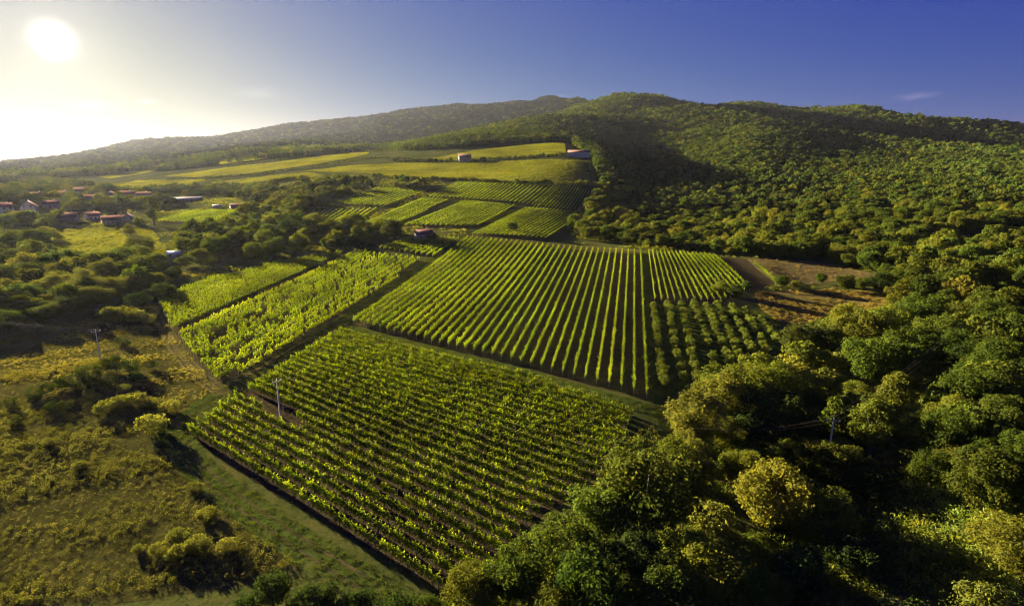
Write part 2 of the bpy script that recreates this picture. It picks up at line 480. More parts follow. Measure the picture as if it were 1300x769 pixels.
# ------------------------------------------------------------------ ground and the sheets on it
nA, nL = HG.shape
gv = np.stack([gx, gy, HG], 2).reshape(-1, 3)
ii, jj = np.meshgrid(np.arange(nA - 1), np.arange(nL - 1), indexing='ij')
b0 = (ii * nL + jj).ravel()
gf = np.stack([b0, b0 + nL, b0 + nL + 1, b0 + 1], 1)[:, ::-1]
g0 = np.column_stack([gv, ])
FOREST = [[(540, 191), (620, 171), (700, 150), (745, 134), (790, 122), (850, 122), (1000, 132), (1150, 146), (1310, 166), (1310, 272), (1180, 272), (1060, 270), (960, 268), (870, 268), (800, 268), (765, 240), (752, 200), (722, 180), (640, 182), (560, 190)],
          [(-10, 200), (100, 186), (190, 166), (300, 160), (400, 145), (500, 132), (600, 122), (680, 115), (745, 132), (640, 168), (540, 192), (470, 191), (330, 203), (215, 217), (100, 224), (-10, 232)]]
fc_ = gv[gf].mean(1)
fu, fv = to_px(fc_[:, 0], fc_[:, 1], fc_[:, 2])
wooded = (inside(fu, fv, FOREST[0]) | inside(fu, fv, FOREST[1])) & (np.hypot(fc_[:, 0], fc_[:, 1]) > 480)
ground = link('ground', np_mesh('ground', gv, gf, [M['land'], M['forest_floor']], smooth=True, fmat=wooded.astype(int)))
tag(ground, kind='structure')
cap = np.array([(0, 0, HG[:, 0].mean())] + [tuple(p) for p in gv[::nL]])
k_ = np.arange(1, nA)
SHEETS = {}
def sheet(name, poly, mat, lift=.05, grid=None, jag=0.0, key=None, step=14):
    """a field or path draped over the land"""
    W_ = ground_poly(poly, step)
    if jag:
        rr = np.hypot(W_[:, 0], W_[:, 1])
        W_ = W_ + rng.normal(0, 1, W_.shape) * (jag * np.clip(rr / 150, .6, 3))[:, None]
    SHEETS[key or name] = W_
    lo, hi = W_.min(0), W_.max(0)
    g = grid or max(hi - lo) / 45
    X, Y = np.meshgrid(np.arange(lo[0], hi[0], g), np.arange(lo[1], hi[1], g))
    X, Y = X.ravel() + rng.uniform(-.2, .2, X.size) * g, Y.ravel() + rng.uniform(-.2, .2, X.size) * g
    k = inside(X, Y, W_)
    pts = [Vector(p) for p in np.concatenate([W_, np.stack([X[k], Y[k]], 1)])]
    v, e, f, *_ = mgeo.delaunay_2d_cdt(pts, [], [list(range(len(W_)))], 1, 1e-4)
    v = np.array([(p.x, p.y) for p in v])
    z = height(v[:, 0], v[:, 1]) + lift
    tri = np.array([q for q in f if len(q) == 3])
    a, b, c = v[tri[:, 0]], v[tri[:, 1]], v[tri[:, 2]]
    fl = ((b - a)[:, 0] * (c - a)[:, 1] - (b - a)[:, 1] * (c - a)[:, 0]) < 0
    tri[fl] = tri[fl][:, ::-1]
    o = link(name, np_mesh(name, np.column_stack([v, z]), tri, mat, smooth=True))
    tag(o, kind='structure')
    return o
def strip(name, line, width, mat, lift=.08, step=8, offset=0.0):
    """a path of even width along a line on the land"""
    d = dense(line, step, False)
    p = at(d[:, 0], d[:, 1])
    q = [p[0]]
    for a in p[1:]:                                   # even world spacing
        L_ = np.hypot(*(a - q[-1]))
        m = int(L_ // 3) + 1
        s0 = q[-1]
        q += [s0 + (a - s0) * (k + 1) / m for k in range(m)]
    p = np.array(q)
    for _ in range(3):
        p[1:-1] = (p[:-2] + 2 * p[1:-1] + p[2:]) / 4
    t = np.gradient(p, axis=0)
    t /= np.linalg.norm(t, axis=1, keepdims=True) + 1e-9
    nv = np.stack([-t[:, 1], t[:, 0]], 1)
    p = p + nv * offset
    cols = []
    for f_ in (-.5, -.25, 0, .25, .5):
        wv = width * f_ * (1 + (.22 * (vnoise(p[:, 0] / 3, p[:, 1] / 3, 3) - .5) if abs(f_) == .5 else 0))
        cols.append(p + nv * np.reshape(wv, (-1, 1)))
    V_ = np.stack(cols, 1).reshape(-1, 2)
    z = height(V_[:, 0], V_[:, 1]) + lift
    m = len(p)
    fc = [(i * 5 + j, i * 5 + j + 1, i * 5 + j + 6, i * 5 + j + 5) for i in range(m - 1) for j in range(4)]
    fc = [q[::-1] for q in fc]
    o = link(name, np_mesh(name, np.column_stack([V_, z]), fc, mat, smooth=True))
    return tag(o, kind='structure')

NEAR = [(430, 424), (470, 430), (560, 449), (640, 473), (720, 498), (803, 527), (790, 560), (740, 620), (680, 660), (600, 735), (555, 748), (500, 715), (400, 655), (300, 597), (240, 552), (300, 505), (365, 465)]
MID = [(447, 412), (520, 357), (592, 303), (700, 310), (815, 320), (820, 420), (824, 506), (740, 488), (640, 462), (540, 436)]
LEFT = [(200, 384), (260, 358), (350, 336), (440, 319), (538, 331), (475, 376), (405, 421), (338, 461), (278, 491), (245, 455), (215, 415)]
SMALL = [(478, 316), (527, 303), (588, 303), (556, 328)]
RIGHT = [(823, 320), (890, 324), (965, 331), (988, 363), (940, 372), (915, 385), (831, 384)]
ORCH = [(826, 387), (930, 388), (985, 402), (1003, 440), (985, 458), (900, 472), (868, 500), (835, 512), (828, 470)]
sheet('meadow', [(-10, 470), (60, 430), (130, 392), (200, 383), (215, 415), (250, 465), (280, 492), (215, 545), (235, 590), (330, 665), (390, 715), (300, 745), (150, 765), (-10, 772)], M['meadow'], .012, jag=.3, key='meadow')
sheet('vineyard_floor', NEAR, M['soil'], .02, key='near')
sheet('vineyard_floor', MID, M['vine_floor'], .02, key='mid')
sheet('vineyard_floor', LEFT, M['vine_floor'], .02, key='left')
sheet('vineyard_floor', SMALL, M['vine_floor'], .03, key='small')
sheet('vineyard_floor', RIGHT, M['soil'], .025, key='right')
sheet('orchard_grass', ORCH, M['mown'], .02, key='orchard')
sheet('ploughed_field', [(945, 328), (1010, 330), (1070, 337), (1112, 350), (1105, 357), (1060, 358), (990, 363)], M['plough'], .04, key='plough', jag=.3)
sheet('dry_field', [(960, 372), (1060, 366), (1130, 374), (1120, 392), (1060, 402), (1020, 412), (985, 405), (965, 392)], M['dry'], .03, key='dry', jag=.5)
strip('grass_path', [(590, 302), (520, 349), (450, 398), (400, 428), (320, 478), (255, 520), (225, 545), (222, 562)], 6.5, M['mown'], .024)
strip('grass_path', [(222, 548), (240, 585), (300, 635), (380, 690), (470, 745), (520, 775)], 4.8, M['mown'], .028)
strip('grass_path', [(436, 416), (520, 438), (640, 467), (730, 493), (815, 517), (850, 527)], 5.0, M['mown'], .028)
strip('grass_path', [(819, 320), (822, 390), (828, 470), (838, 530), (850, 560)], 3.4, M['mown'], .032)
strip('dirt_track', [(196, 384), (205, 410), (225, 445), (250, 475), (285, 500)], 3.4, M['track'], .035)
strip('dirt_track', [(585, 299), (640, 303), (720, 311), (820, 319), (900, 322), (960, 327)], 3.2, M['track'], .06)
strip('dirt_track', [(690, 304), (725, 285), (745, 268), (760, 245)], 3.0, M['track'], .06)
strip('dirt_track', [(395, 428), (330, 466), (280, 494)], 1.3, M['dry'], .04)
for o_ in (-.85, .85):
    strip('wheel_rut', [(520, 349), (450, 398), (400, 428), (320, 478), (255, 520), (228, 543)], .45, M['rut'], .05, offset=o_)
    strip('wheel_rut', [(226, 552), (240, 585), (300, 635), (380, 690), (470, 745)], .4, M['rut'], .05, offset=o_)
    strip('wheel_rut', [(819, 322), (822, 390), (828, 470), (838, 530), (850, 560)], .45, M['rut'], .055, offset=o_)
    strip('wheel_rut', [(200, 392), (225, 445), (250, 475), (280, 498)], .5, M['rut'], .06, offset=o_)
HILLF = [
    [(540, 203), (600, 192), (660, 185), (716, 181), (719, 195), (660, 199), (590, 204)],
    [(385, 218), (450, 210), (520, 207), (600, 206), (700, 203), (750, 205), (749, 233), (690, 232), (600, 228), (510, 226), (460, 220)],
    [(210, 224), (290, 213), (350, 206), (420, 197), (472, 191), (466, 197), (400, 209), (330, 219), (260, 226)],
    [(155, 236), (175, 229), (200, 231), (222, 235), (200, 238)],
    [(245, 210), (300, 200), (356, 193), (335, 202), (280, 209)],
    [(120, 224), (170, 217), (210, 214), (180, 221), (140, 227)],
    [(180, 213), (230, 207), (265, 206), (230, 213), (190, 217)],
    [(68, 292), (115, 290), (160, 298), (165, 310), (120, 330), (85, 335), (68, 330)],
    [(172, 292), (192, 290), (205, 310), (218, 335), (200, 345), (186, 320)],
    [(300, 258), (345, 256), (355, 262), (300, 266)],
    [(110, 238), (190, 229), (262, 228), (240, 235), (165, 241)],
    [(268, 232), (340, 224), (392, 219), (412, 223), (340, 234), (285, 238)],
    [(1225, 366), (1300, 362), (1310, 378), (1230, 382)],
]
for k, p in enumerate(HILLF):
    sheet('grass_field', p, M['hill_field'], .25 if k < 7 else .12, key='hill%d' % k, step=6)
FARB = [   # block outline, the line its rows start on, the line they end on, number of rows
    ([(598, 299), (694, 305), (741, 271), (668, 264)], ((600, 299), (692, 304)), ((669, 265), (740, 271)), 17),
    ([(677, 263), (743, 271), (757, 242), (706, 236)], ((678, 263), (742, 270)), ((707, 237), (756, 243)), 15),
    ([(570, 252), (655, 258), (677, 262), (705, 236), (580, 231), (540, 251)], ((545, 251), (675, 261)), ((582, 232), (703, 237)), 26),
    ([(605, 288), (655, 262), (590, 255), (512, 288), (560, 291)], ((515, 287), (603, 289)), ((592, 256), (653, 262)), 15),
    ([(460, 285), (500, 287), (575, 254), (535, 252)], ((462, 285), (498, 287)), ((537, 253), (573, 255)), 9),
    ([(385, 282), (440, 292), (480, 264), (395, 268)], ((386, 278), (440, 290)), ((400, 269), (478, 265)), 12),
    ([(415, 261), (490, 263), (545, 243), (480, 238)], ((418, 261), (488, 262)), ((482, 239), (542, 243)), 12),
    ([(195, 283), (272, 286), (306, 267), (240, 268)], ((197, 282), (270, 285)), ((242, 269), (304, 268)), 16),
]
for k, b in enumerate(FARB):
    sheet('vineyard_floor', b[0], M['vine_floor'], .1, key='far%d' % k, step=8)
sheet('grass_field', [(605, 283), (640, 268), (665, 266), (640, 282)], M['hill_field'], .13, key='hill20', step=6)

# ------------------------------------------------------------------ trees: shapes
def crown_mesh(name, seed, rad, h0, h1, nl, nleaf, ls, mat, style='broad', lobe=(.30, .46)):
    """leaf clumps on lobes spread through the crown's volume; returns the mesh and the lobe centres"""
    r = np.random.default_rng(seed)
    cen, lr = [], []
    tries = 0
    while len(cen) < nl and tries < nl * 60:
        tries += 1
        d = r.normal(size=3)
        d /= np.linalg.norm(d)
        q = r.uniform(.45, .80) ** (1 if style != 'bush' else .7)
        zc, hz = (h0 + h1) / 2, (h1 - h0) / 2
        k = 1.0
        if style == 'willow': k = 1 - .35 * max(0, d[2])
        if style == 'cone': k = .9 - .75 * max(-.2, d[2])
        if style in ('broad', 'bush') and d[2] < -.3: q *= .8
        p = np.array([d[0] * rad * q * k, d[1] * rad * q * k, zc + d[2] * hz * q])
        l = rad * r.uniform(*lobe) * (1 - .25 * max(0, d[2]))
        if any(np.linalg.norm(p - c) < .62 * (l + m) * .8 for c, m in zip(cen, lr)) and r.random() < .8:
            continue
        cen.append(p)
        lr.append(l)
    cen, lr = np.array(cen), np.array(lr)
    mid = np.array([0, 0, (h0 + h1) / 2 - .1 * (h1 - h0)])
    P, Nn, rn = [], [], []
    share = lr ** 2 / (lr ** 2).sum()
    for c, l, sh in zip(cen, lr, share):
        m = int(nleaf * sh * 1.5)
        d = r.normal(size=(m, 3))
        d /= np.linalg.norm(d, axis=1, keepdims=True)
        o = (c - mid) / (np.linalg.norm(c - mid) + 1e-6)
        d = d[(d @ o > -.45) | (r.random(m) < .15)]
        m = len(d)
        sub = 1 + .22 * np.sin(d[:, 0] * 7 + c[0] * 3) * np.sin(d[:, 1] * 7 + c[1]) + .12 * np.sin(d[:, 2] * 11 + c[2])
        rr = l * sub * (1 - .38 * r.random(m) ** 2) * (1 + .12 * (r.random(m) < .08))
        p = c + d * rr[:, None] * np.array([1, 1, .82 if style != 'willow' else 1.15])
        P.append(p)
        Nn.append(d + r.normal(size=(m, 3)) * .55 + np.array([0, 0, .25]))
        rn.append(np.clip(r.normal(.45 + .12 * np.sign(r.random() - .5), .22, m), 0, 1))
    P, Nn, rn = np.concatenate(P), np.concatenate(Nn), np.concatenate(rn)
    k = P[:, 2] > h0 * .35
    P, Nn, rn = P[k], Nn[k], rn[k]
    v, f = leaf_quads(P, Nn, ls, .8, r)
    return np_mesh(name, v, f, mat, rn), cen, lr
def trunk_mesh(name, seed, cen, h0, h1, r0, limbs=7):
    r = random.Random(seed)
    b = Box()
    h0 = max(h0, .15 * h1)
    top = h0 + (h1 - h0) * .55
    px, py = r.uniform(-.3, .3), r.uniform(-.3, .3)
    pts = [(0, 0, -.5), (px * .2, py * .2, h0 * .5), (px, py, h0 + (h1 - h0) * .2), (px * 1.5, py * 1.2, top)]
    b.tube(pts, [r0 * 1.35, r0, r0 * .75, r0 * .3], 7)
    ids = list(range(len(cen)))
    r.shuffle(ids)
    for i in ids[:limbs]:
        c = Vector(cen[i])
        s = Vector((px * .6, py * .6, h0 * .55 + (min(c.z, top) - h0 * .55) * r.uniform(.2, .5)))
        m = s.lerp(c, .5) + Vector((0, 0, -.2 * (c - s).length * .3))
        b.tube([s, m, c], [r0 * .5, r0 * .32, r0 * .1], 5)
    return b.mesh(name, M['bark'], True)
PROTO = {}
def proto(key, n_var, **kw):
    out = []
    for i in range(n_var):
        sd = abs(hash(key)) % 1 + sum(map(ord, key)) * 13 + i * 101
        limbs = kw.get('limbs', 7)
        args = {k: v for k, v in kw.items() if k not in ('limbs', 'r0')}
        cm, cen, lr = crown_mesh('crown', sd, **args)
        tm = trunk_mesh('trunk', sd, cen, kw['h0'], kw['h1'], kw.get('r0', .3), limbs) if kw.get('r0', .3) else None
        out.append((cm, tm))
    PROTO[key] = (out, kw['rad'], kw['h1'])
proto('broad', 4, rad=5.6, h0=.3, h1=10.5, nl=30, nleaf=8500, ls=.40, mat=M['leaf'], lobe=(.24, .40))
proto('bright', 2, rad=6.2, h0=.3, h1=10.5, nl=34, nleaf=9500, ls=.38, mat=M['leaf_bright'], lobe=(.22, .36))
proto('willow', 2, rad=4.6, h0=.3, h1=11.5, nl=32, nleaf=8500, ls=.36, mat=M['leaf_yellow'], style='willow', lobe=(.22, .36))
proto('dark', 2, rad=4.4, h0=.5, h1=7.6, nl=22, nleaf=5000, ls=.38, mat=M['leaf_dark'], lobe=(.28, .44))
proto('poplar', 1, rad=1.6, h0=1.0, h1=14, nl=22, nleaf=2500, ls=.45, mat=M['leaf'], style='willow', lobe=(.4, .6))
proto('conifer', 2, rad=3.2, h0=.8, h1=11, nl=26, nleaf=4200, ls=.40, mat=M['leaf_bright'], style='cone', lobe=(.28, .42))
proto('mid', 5, rad=5.2, h0=.2, h1=9.4, nl=20, nleaf=2000, ls=.75, mat=M['leaf'], lobe=(.28, .44), limbs=3)
proto('midb', 2, rad=5.2, h0=.2, h1=9.0, nl=20, nleaf=2000, ls=.75, mat=M['leaf_bright'], lobe=(.28, .44), limbs=3)
proto('bush', 3, rad=1.9, h0=.1, h1=2.9, nl=14, nleaf=1300, ls=.26, mat=M['leaf_dark'], style='bush', lobe=(.34, .5), r0=.07, limbs=4)
proto('lightbush', 3, rad=1.9, h0=.1, h1=2.6, nl=16, nleaf=1400, ls=.27, mat=M['leaf_yellow'], style='bush', lobe=(.3, .46), r0=.06, limbs=4)
proto('orchard', 3, rad=1.5, h0=.5, h1=3.3, nl=13, nleaf=800, ls=.28, mat=M['orchard_leaf'], lobe=(.32, .5), r0=.08, limbs=5)
proto('far', 5, rad=4.6, h0=.5, h1=8.6, nl=9, nleaf=230, ls=1.55, mat=M['leaf_forest'], lobe=(.36, .55), r0=0)
proto('fard', 1, rad=4.2, h0=.5, h1=8.6, nl=8, nleaf=200, ls=1.5, mat=M['leaf_dark'], lobe=(.36, .55), r0=0)
proto('farr', 2, rad=4.4, h0=.5, h1=8.2, nl=8, nleaf=200, ls=1.5, mat=M['leaf_ridge_shaded'], lobe=(.36, .55), r0=0)
proto('farb', 1, rad=4.4, h0=.5, h1=7.6, nl=8, nleaf=200, ls=1.5, mat=M['leaf_bright'], lobe=(.36, .55), r0=0)

# ------------------------------------------------------------------ trees: where they stand
TREES = []                                       # x, y, scale, kind, zone
def hero(cx, cy, w, kind, zone, tall=1.0):
    """a tree whose crown shows at cx, cy and is w photo pixels wide"""
    pr = PROTO[kind]
    s = 1.0
    for _ in range(4):
        p = at(cx, cy, pr[2] * s * tall * .55)[0]
        d = p[1] * CP - (float(height(*p)) + pr[2] * s * .5 - CAM_Z) * SP
        s = w * d / F / (2 * pr[1])
    TREES.append([p[0], p[1], s, kind, zone, tall])
RW = 'in the dark wood beside the nearest vines'
for a in ((822, 610, 140, 'broad'), (770, 640, 90, 'broad'), (718, 690, 95, 'broad'), (655, 722, 90, 'broad'), (600, 745, 75, 'broad'), (745, 745, 110, 'broad'),
          (690, 775, 80, 'broad'), (862, 580, 70, 'broad'), (805, 700, 90, 'dark'), (840, 760, 90, 'broad')):
    hero(*a, RW)
for a in ((888, 522, 74, 'willow'), (918, 500, 70, 'willow'), (950, 488, 80, 'bright'), (988, 484, 74, 'bright'), (885, 582, 58, 'willow'), (960, 525, 80, 'dark'), (1000, 520, 64, 'dark'),
          (1012, 465, 48, 'lightbush'), (925, 545, 50, 'bright'), (870, 560, 40, 'willow')):
    hero(*a, 'in the yellowish clump beside the orchard')
for a in ((985, 628, 120, 'bright'), (1045, 650, 90, 'bright'), (905, 715, 110, 'bright'), (868, 752, 80, 'bright'), (950, 745, 80, 'bright'), (985, 745, 56, 'bright'),
          (955, 585, 56, 'broad'), (1000, 578, 56, 'bright'), (1072, 588, 72, 'broad'), (1035, 575, 54, 'bright'), (905, 655, 60, 'lightbush'), (1080, 700, 70, 'dark'), (1020, 720, 80, 'dark'),
          (1105, 610, 60, 'dark')):
    hero(*a, 'around the bright round tree by the pole')
for a in ((1020, 430, 56, 'dark'), (1050, 432, 50, 'dark'), (1092, 420, 74, 'broad'), (1130, 408, 66, 'bright'), (1112, 452, 80, 'broad'), (1150, 440, 70, 'broad'), (1168, 395, 66, 'broad'),
          (1078, 400, 50, 'bright'), (1140, 492, 46, 'conifer'), (1110, 532, 58, 'conifer'), (1085, 510, 46, 'broad'), (1192, 420, 64, 'broad'), (1060, 455, 40, 'lightbush'), (1040, 480, 44, 'lightbush')):
    hero(*a, 'in the wood below the dry field')
for a in ((1252, 600, 92, 'broad'), (1205, 545, 80, 'broad'), (1288, 690, 100, 'bright'), (1240, 490, 76, 'broad'), (1280, 460, 80, 'broad'), (1225, 440, 66, 'broad'), (1280, 530, 76, 'broad'),
          (1300, 610, 70, 'broad'), (1185, 590, 60, 'broad'), (1150, 585, 50, 'lightbush'), (1270, 400, 66, 'broad'), (1230, 400, 60, 'broad'), (1300, 420, 60, 'broad'), (1250, 760, 60, 'lightbush')):
    hero(*a, 'in the wood at the right edge')
for a in ((345, 748, 56, 'dark'), (398, 765, 66, 'dark'), (450, 772, 56, 'dark'), (312, 772, 40, 'dark'), (505, 776, 60, 'dark'), (545, 778, 50, 'broad')):  # shade on these trees is painted in by the dark crown material
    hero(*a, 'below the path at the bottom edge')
LW = 'in the shady wood at the left edge'
for a in ((60, 395, 40, 'broad'), (25, 385, 46, 'broad'), (5, 405, 46, 'broad'), (90, 385, 44, 'broad'), (45, 370, 40, 'broad'), (75, 358, 44, 'willow'), (108, 352, 40, 'willow'), (130, 340, 40, 'willow'),
          (150, 325, 46, 'broad'), (172, 335, 46, 'broad'), (178, 310, 40, 'broad'), (188, 355, 40, 'broad'), (150, 360, 44, 'broad'), (120, 375, 44, 'broad'), (85, 325, 30, 'dark'), (50, 330, 40, 'broad'),
          (20, 345, 44, 'broad'), (165, 290, 20, 'willow'), (205, 368, 34, 'broad'), (175, 380, 34, 'dark'), (20, 300, 40, 'broad'), (45, 300, 36, 'broad'), (5, 325, 40, 'broad'), (5, 280, 34, 'broad'),
          (88, 262, 22, 'broad'), (192, 262, 14, 'poplar'), (220, 345, 26, 'dark'), (235, 330, 24, 'broad')):
    hero(*a, LW, .68)
for a in ((373, 283, 34, 'dark'), (335, 300, 26, 'broad'), (420, 287, 24, 'broad'), (440, 285, 24, 'dark'), (498, 289, 32, 'dark'), (350, 312, 30, 'broad'), (300, 300, 28, 'broad'), (270, 312, 30, 'broad'),
          (255, 325, 28, 'broad'), (320, 315, 26, 'bright'), (380, 305, 24, 'bright')):
    hero(*a, 'in the belt above the left vineyard')
for a in ((913, 364, 20, 'bright'), (934, 368, 22, 'dark'), (993, 355, 20, 'broad'), (948, 362, 16, 'dark'), (1043, 352, 16, 'broad'), (1075, 357, 26, 'broad'), (1120, 358, 34, 'dark'), (1095, 358, 20, 'broad'), (1010, 360, 14, 'lightbush')):
    hero(*a, 'in the hedge between brown and dry fields')
for a in ((651, 287, 14, 'dark'), (745, 295, 20, 'mid'), (770, 292, 22, 'mid')):
    hero(*a, 'beside the upper vineyards')

ZONES = [   # outline in the photograph, cover, kinds, phrase
    ([(830, 314), (960, 327), (1060, 331), (1115, 345), (1180, 320), (1305, 300), (1305, 470), (1200, 440), (1130, 390), (1140, 372), (1120, 350), (1060, 334)], .95, ('mid', 'mid', 'midb', 'mid'), 'in the wood beyond the brown field'),
    ([(745, 302), (830, 316), (960, 326), (1100, 340), (1180, 300), (1305, 290), (1305, 262), (1100, 255), (880, 262), (800, 262), (762, 240), (742, 285)], .85, ('mid', 'mid', 'midb'), 'in the wood at the mountain foot'),
    ([(1180, 440), (1305, 440), (1305, 769), (1240, 769), (1240, 640), (1180, 590), (1235, 480)], .6, ('broad', 'broad', 'bright', 'bright', 'lightbush', 'dark'), 'in the wood at the right edge'),
    ([(860, 530), (1000, 455), (1060, 470), (1130, 470), (1235, 450), (1305, 450), (1305, 790), (880, 790), (900, 640)], .62, ('lightbush', 'lightbush', 'bright', 'broad', 'lightbush'), 'in the open scrub around the tree pole'),
    ([(700, 760), (860, 640), (890, 620), (930, 650), (850, 769)], .55, ('broad', 'dark', 'lightbush'), RW),
    ([(-5, 272), (60, 290), (66, 335), (120, 335), (200, 335), (222, 362), (195, 378), (120, 382), (70, 402), (-5, 420)], .5, ('mid', 'mid', 'midb'), LW),
    ([(-5, 228), (100, 230), (150, 243), (260, 240), (330, 240), (400, 232), (490, 228), (490, 238), (430, 250), (380, 268), (310, 270), (250, 262), (240, 272), (180, 288), (60, 292), (-5, 275)], .36, ('mid', 'mid', 'midb'), 'among the village houses'),
    ([(228, 300), (290, 290), (310, 272), (370, 250), (390, 268), (380, 285), (460, 290), (495, 298), (470, 308), (435, 317), (350, 322), (300, 330), (240, 345)], .62, ('mid', 'mid', 'midb'), 'in the belt above the left vineyard'),
    ([(480, 224), (560, 230), (535, 252), (470, 240)], .18, ('mid',), 'beside the upper vineyards'),
    ([(745, 300), (700, 306), (760, 243), (775, 262)], .35, ('mid', 'midb'), 'beside the upper vineyards'),
]
HEDGES = [([(215, 229), (330, 222), (400, 213), (470, 201), (540, 203)], 2.5), ([(500, 206), (590, 206), (650, 202), (720, 198), (752, 203)], 5), ([(500, 228), (560, 229), (650, 234), (750, 236)], 4.5),
          ([(285, 212), (350, 204), (420, 196), (500, 192)], 3), ([(175, 243), (230, 240), (300, 238), (390, 226)], 4), ([(360, 250), (420, 232), (485, 224)], 6), ([(240, 208), (330, 199), (400, 191)], 6),
          ([(540, 252), (640, 256)], 1.2), ([(390, 266), (480, 262)], 1.2), ([(440, 293), (480, 266), (520, 252)], 1.5), ([(600, 262), (655, 262)], 1.2)]
OPEN = [v for k, v in SHEETS.items() if k not in ('meadow',)]
CLEAR = [[(1125, 548), (1150, 498), (1185, 462), (1240, 455), (1225, 515), (1150, 558)], [(1055, 650), (1190, 600), (1255, 660), (1240, 769), (1055, 769)], [(1060, 470), (1135, 470), (1135, 500), (1060, 505)]]
def free(x, y):
    k = np.ones(np.shape(x), bool)
    for p in OPEN:
        k &= ~inside(x, y, p)
    return k
HX = [np.array([(t[0], t[1], t[2] * PROTO[t[3]][1]) for t in TREES])]
placed = list(map(tuple, HX[0]))
cell = {}
def put(p):
    cell.setdefault((int(p[0] // 15), int(p[1] // 15)), []).append(p)
for p in placed: put(p)
def clash(x, y, r, f=.62):
    i, j = int(x // 15), int(y // 15)
    for a in range(i - 1, i + 2):
        for b in range(j - 1, j + 2):
            for q in cell.get((a, b), ()):
                if (q[0] - x) ** 2 + (q[1] - y) ** 2 < (f * (q[2] + r)) ** 2: return True
    return False
for poly, cover, kinds, phrase in ZONES:
    Wp = ground_poly(poly, 20)
    lo, hi = Wp.min(0), Wp.max(0)
    m = int((hi - lo).prod() / 16)
    X, Y = rng.uniform(lo[0], hi[0], m), rng.uniform(lo[1], hi[1], m)
    Z = height(X, Y)
    pu, pv = to_px(X, Y, Z)
    k = inside(pu, pv, poly) & free(X, Y)
    for c in CLEAR: k &= ~inside(pu, pv, c)
    k &= (fbm(X / 45, Y / 45, 21, 3) < .12 + cover * .78) if cover < .9 else True
    for x, y in zip(X[k], Y[k]):
        kd = random.choice(kinds)
        s = random.uniform(.48, 1.05) ** 1.2 * (1.2 if kd == 'lightbush' else .8 if 'scrub' in phrase else 1)
        rr = s * PROTO[kd][1]
        if not clash(x, y, rr):
            put((x, y, rr))
            TREES.append([x, y, s, kd, phrase, random.uniform(.85, 1.2)])
for line, wid in HEDGES:
    d = dense(line, 2.2, False)
    p = at(d[:, 0], d[:, 1])
    for a in p:
        x, y = a + rng.normal(0, wid * .35, 2)
        s = random.uniform(.25, .6) * min(1, wid / 5 + .12)
        if not clash(x, y, s * 5, .4):
            put((x, y, s * 5))
            TREES.append([x, y, s, 'mid', 'hedge', random.uniform(.8, 1.2)])
# the 290 that show largest are things, the rest is woodland
HOUSE_AT = [(38, 266, 13), (8, 269, 12), (66, 262, 8), (118, 254, 8), (141, 249, 8), (162, 248, 9), (183, 250, 9), (88, 279, 9), (118, 277, 8), (146, 281, 13), (164, 280, 9), (103, 244, 8), (80, 249, 8), (48, 250, 8), (238, 254, 16), (300, 262, 9), (276, 263, 8), (222, 324, 10), (590, 203, 10), (735, 197, 16), (538, 301, 14)]
_t = np.array([(t[0], t[1]) for t in TREES])
_z = height(_t[:, 0], _t[:, 1])
_u, _v = to_px(_t[:, 0], _t[:, 1], _z)
_keep = np.ones(len(TREES), bool)
for hx, hy, hw in HOUSE_AT:                              # open yards in front of the houses
    _keep &= ~((np.abs(_u - hx) < hw) & (_v > hy - 1) & (_v < hy + 9))
_nh = int(_keep[:len(HX[0])].sum())
TREES = [t for t, kk in zip(TREES, _keep) if kk]
T = np.array([(t[0], t[1], t[2] * PROTO[t[3]][1]) for t in TREES])
size = T[:, 2] / np.hypot(T[:, 0], T[:, 1])
is_hero = np.arange(len(TREES)) < _nh
pu, pv = to_px(T[:, 0], T[:, 1], height(T[:, 0], T[:, 1]) + 4)
vis = (pu > -30) & (pu < 1330) & (pv < 800)
size = np.where(vis, size, 0)
size[is_hero] += 1
order = np.argsort(-size)[:285]
LOOK = {'broad': ('leafy_tree', 'broad mid-green leafy tree'), 'bright': ('leafy_tree', 'bright green clumpy leafy tree'), 'willow': ('leafy_tree', 'pale yellow-green leafy tree'), 'dark': ('leafy_tree', 'dense dark green tree'),
        'poplar': ('poplar_tree', 'tall narrow green poplar'), 'conifer': ('leafy_tree', 'pointed yellow-green tree'), 'mid': ('leafy_tree', 'rounded green tree'), 'midb': ('leafy_tree', 'rounded light green tree'),
        'bush': ('shrub', 'dark rounded shrub'), 'lightbush': ('shrub', 'pale green shrub')}
def plant(t, label=None, group=None, cat='tree'):
    x, y, s, kd, zone, tall = t[:6]
    var = random.choice(PROTO[kd][0])
    e = bpy.data.objects.new(LOOK[kd][0] if kd != 'orchard' else 'orchard_tree', None)
    C.objects.link(e)
    e.location = (x, y, float(height(x, y)))
    e.rotation_euler.z = random.uniform(0, 6.28)
    e.scale = (s * random.uniform(.93, 1.07), s * random.uniform(.93, 1.07), s * tall)
    link('crown', var[0], e)
    if var[1]: link('trunk', var[1], e)
    return tag(e, label, 'shrub' if kd in ('bush', 'lightbush') else cat, group)
cnt = {}
for i in sorted(order, key=lambda q: pu[q]):
    t = TREES[i]
    key = (t[3], t[4])
    cnt[key] = cnt.get(key, 0) + 1
    plant(t, '%s, %s from left %s' % (LOOK[t[3]][1].replace('leafy ', '') if len(t[4].split()) > 7 else LOOK[t[3]][1], nth(cnt[key]), 'in the field hedges' if t[4] == 'hedge' else t[4]), 'trees ' + ('in the field hedges' if t[4] == 'hedge' else t[4]))
REST = [TREES[i] for i in range(len(TREES)) if i not in set(order.tolist())]

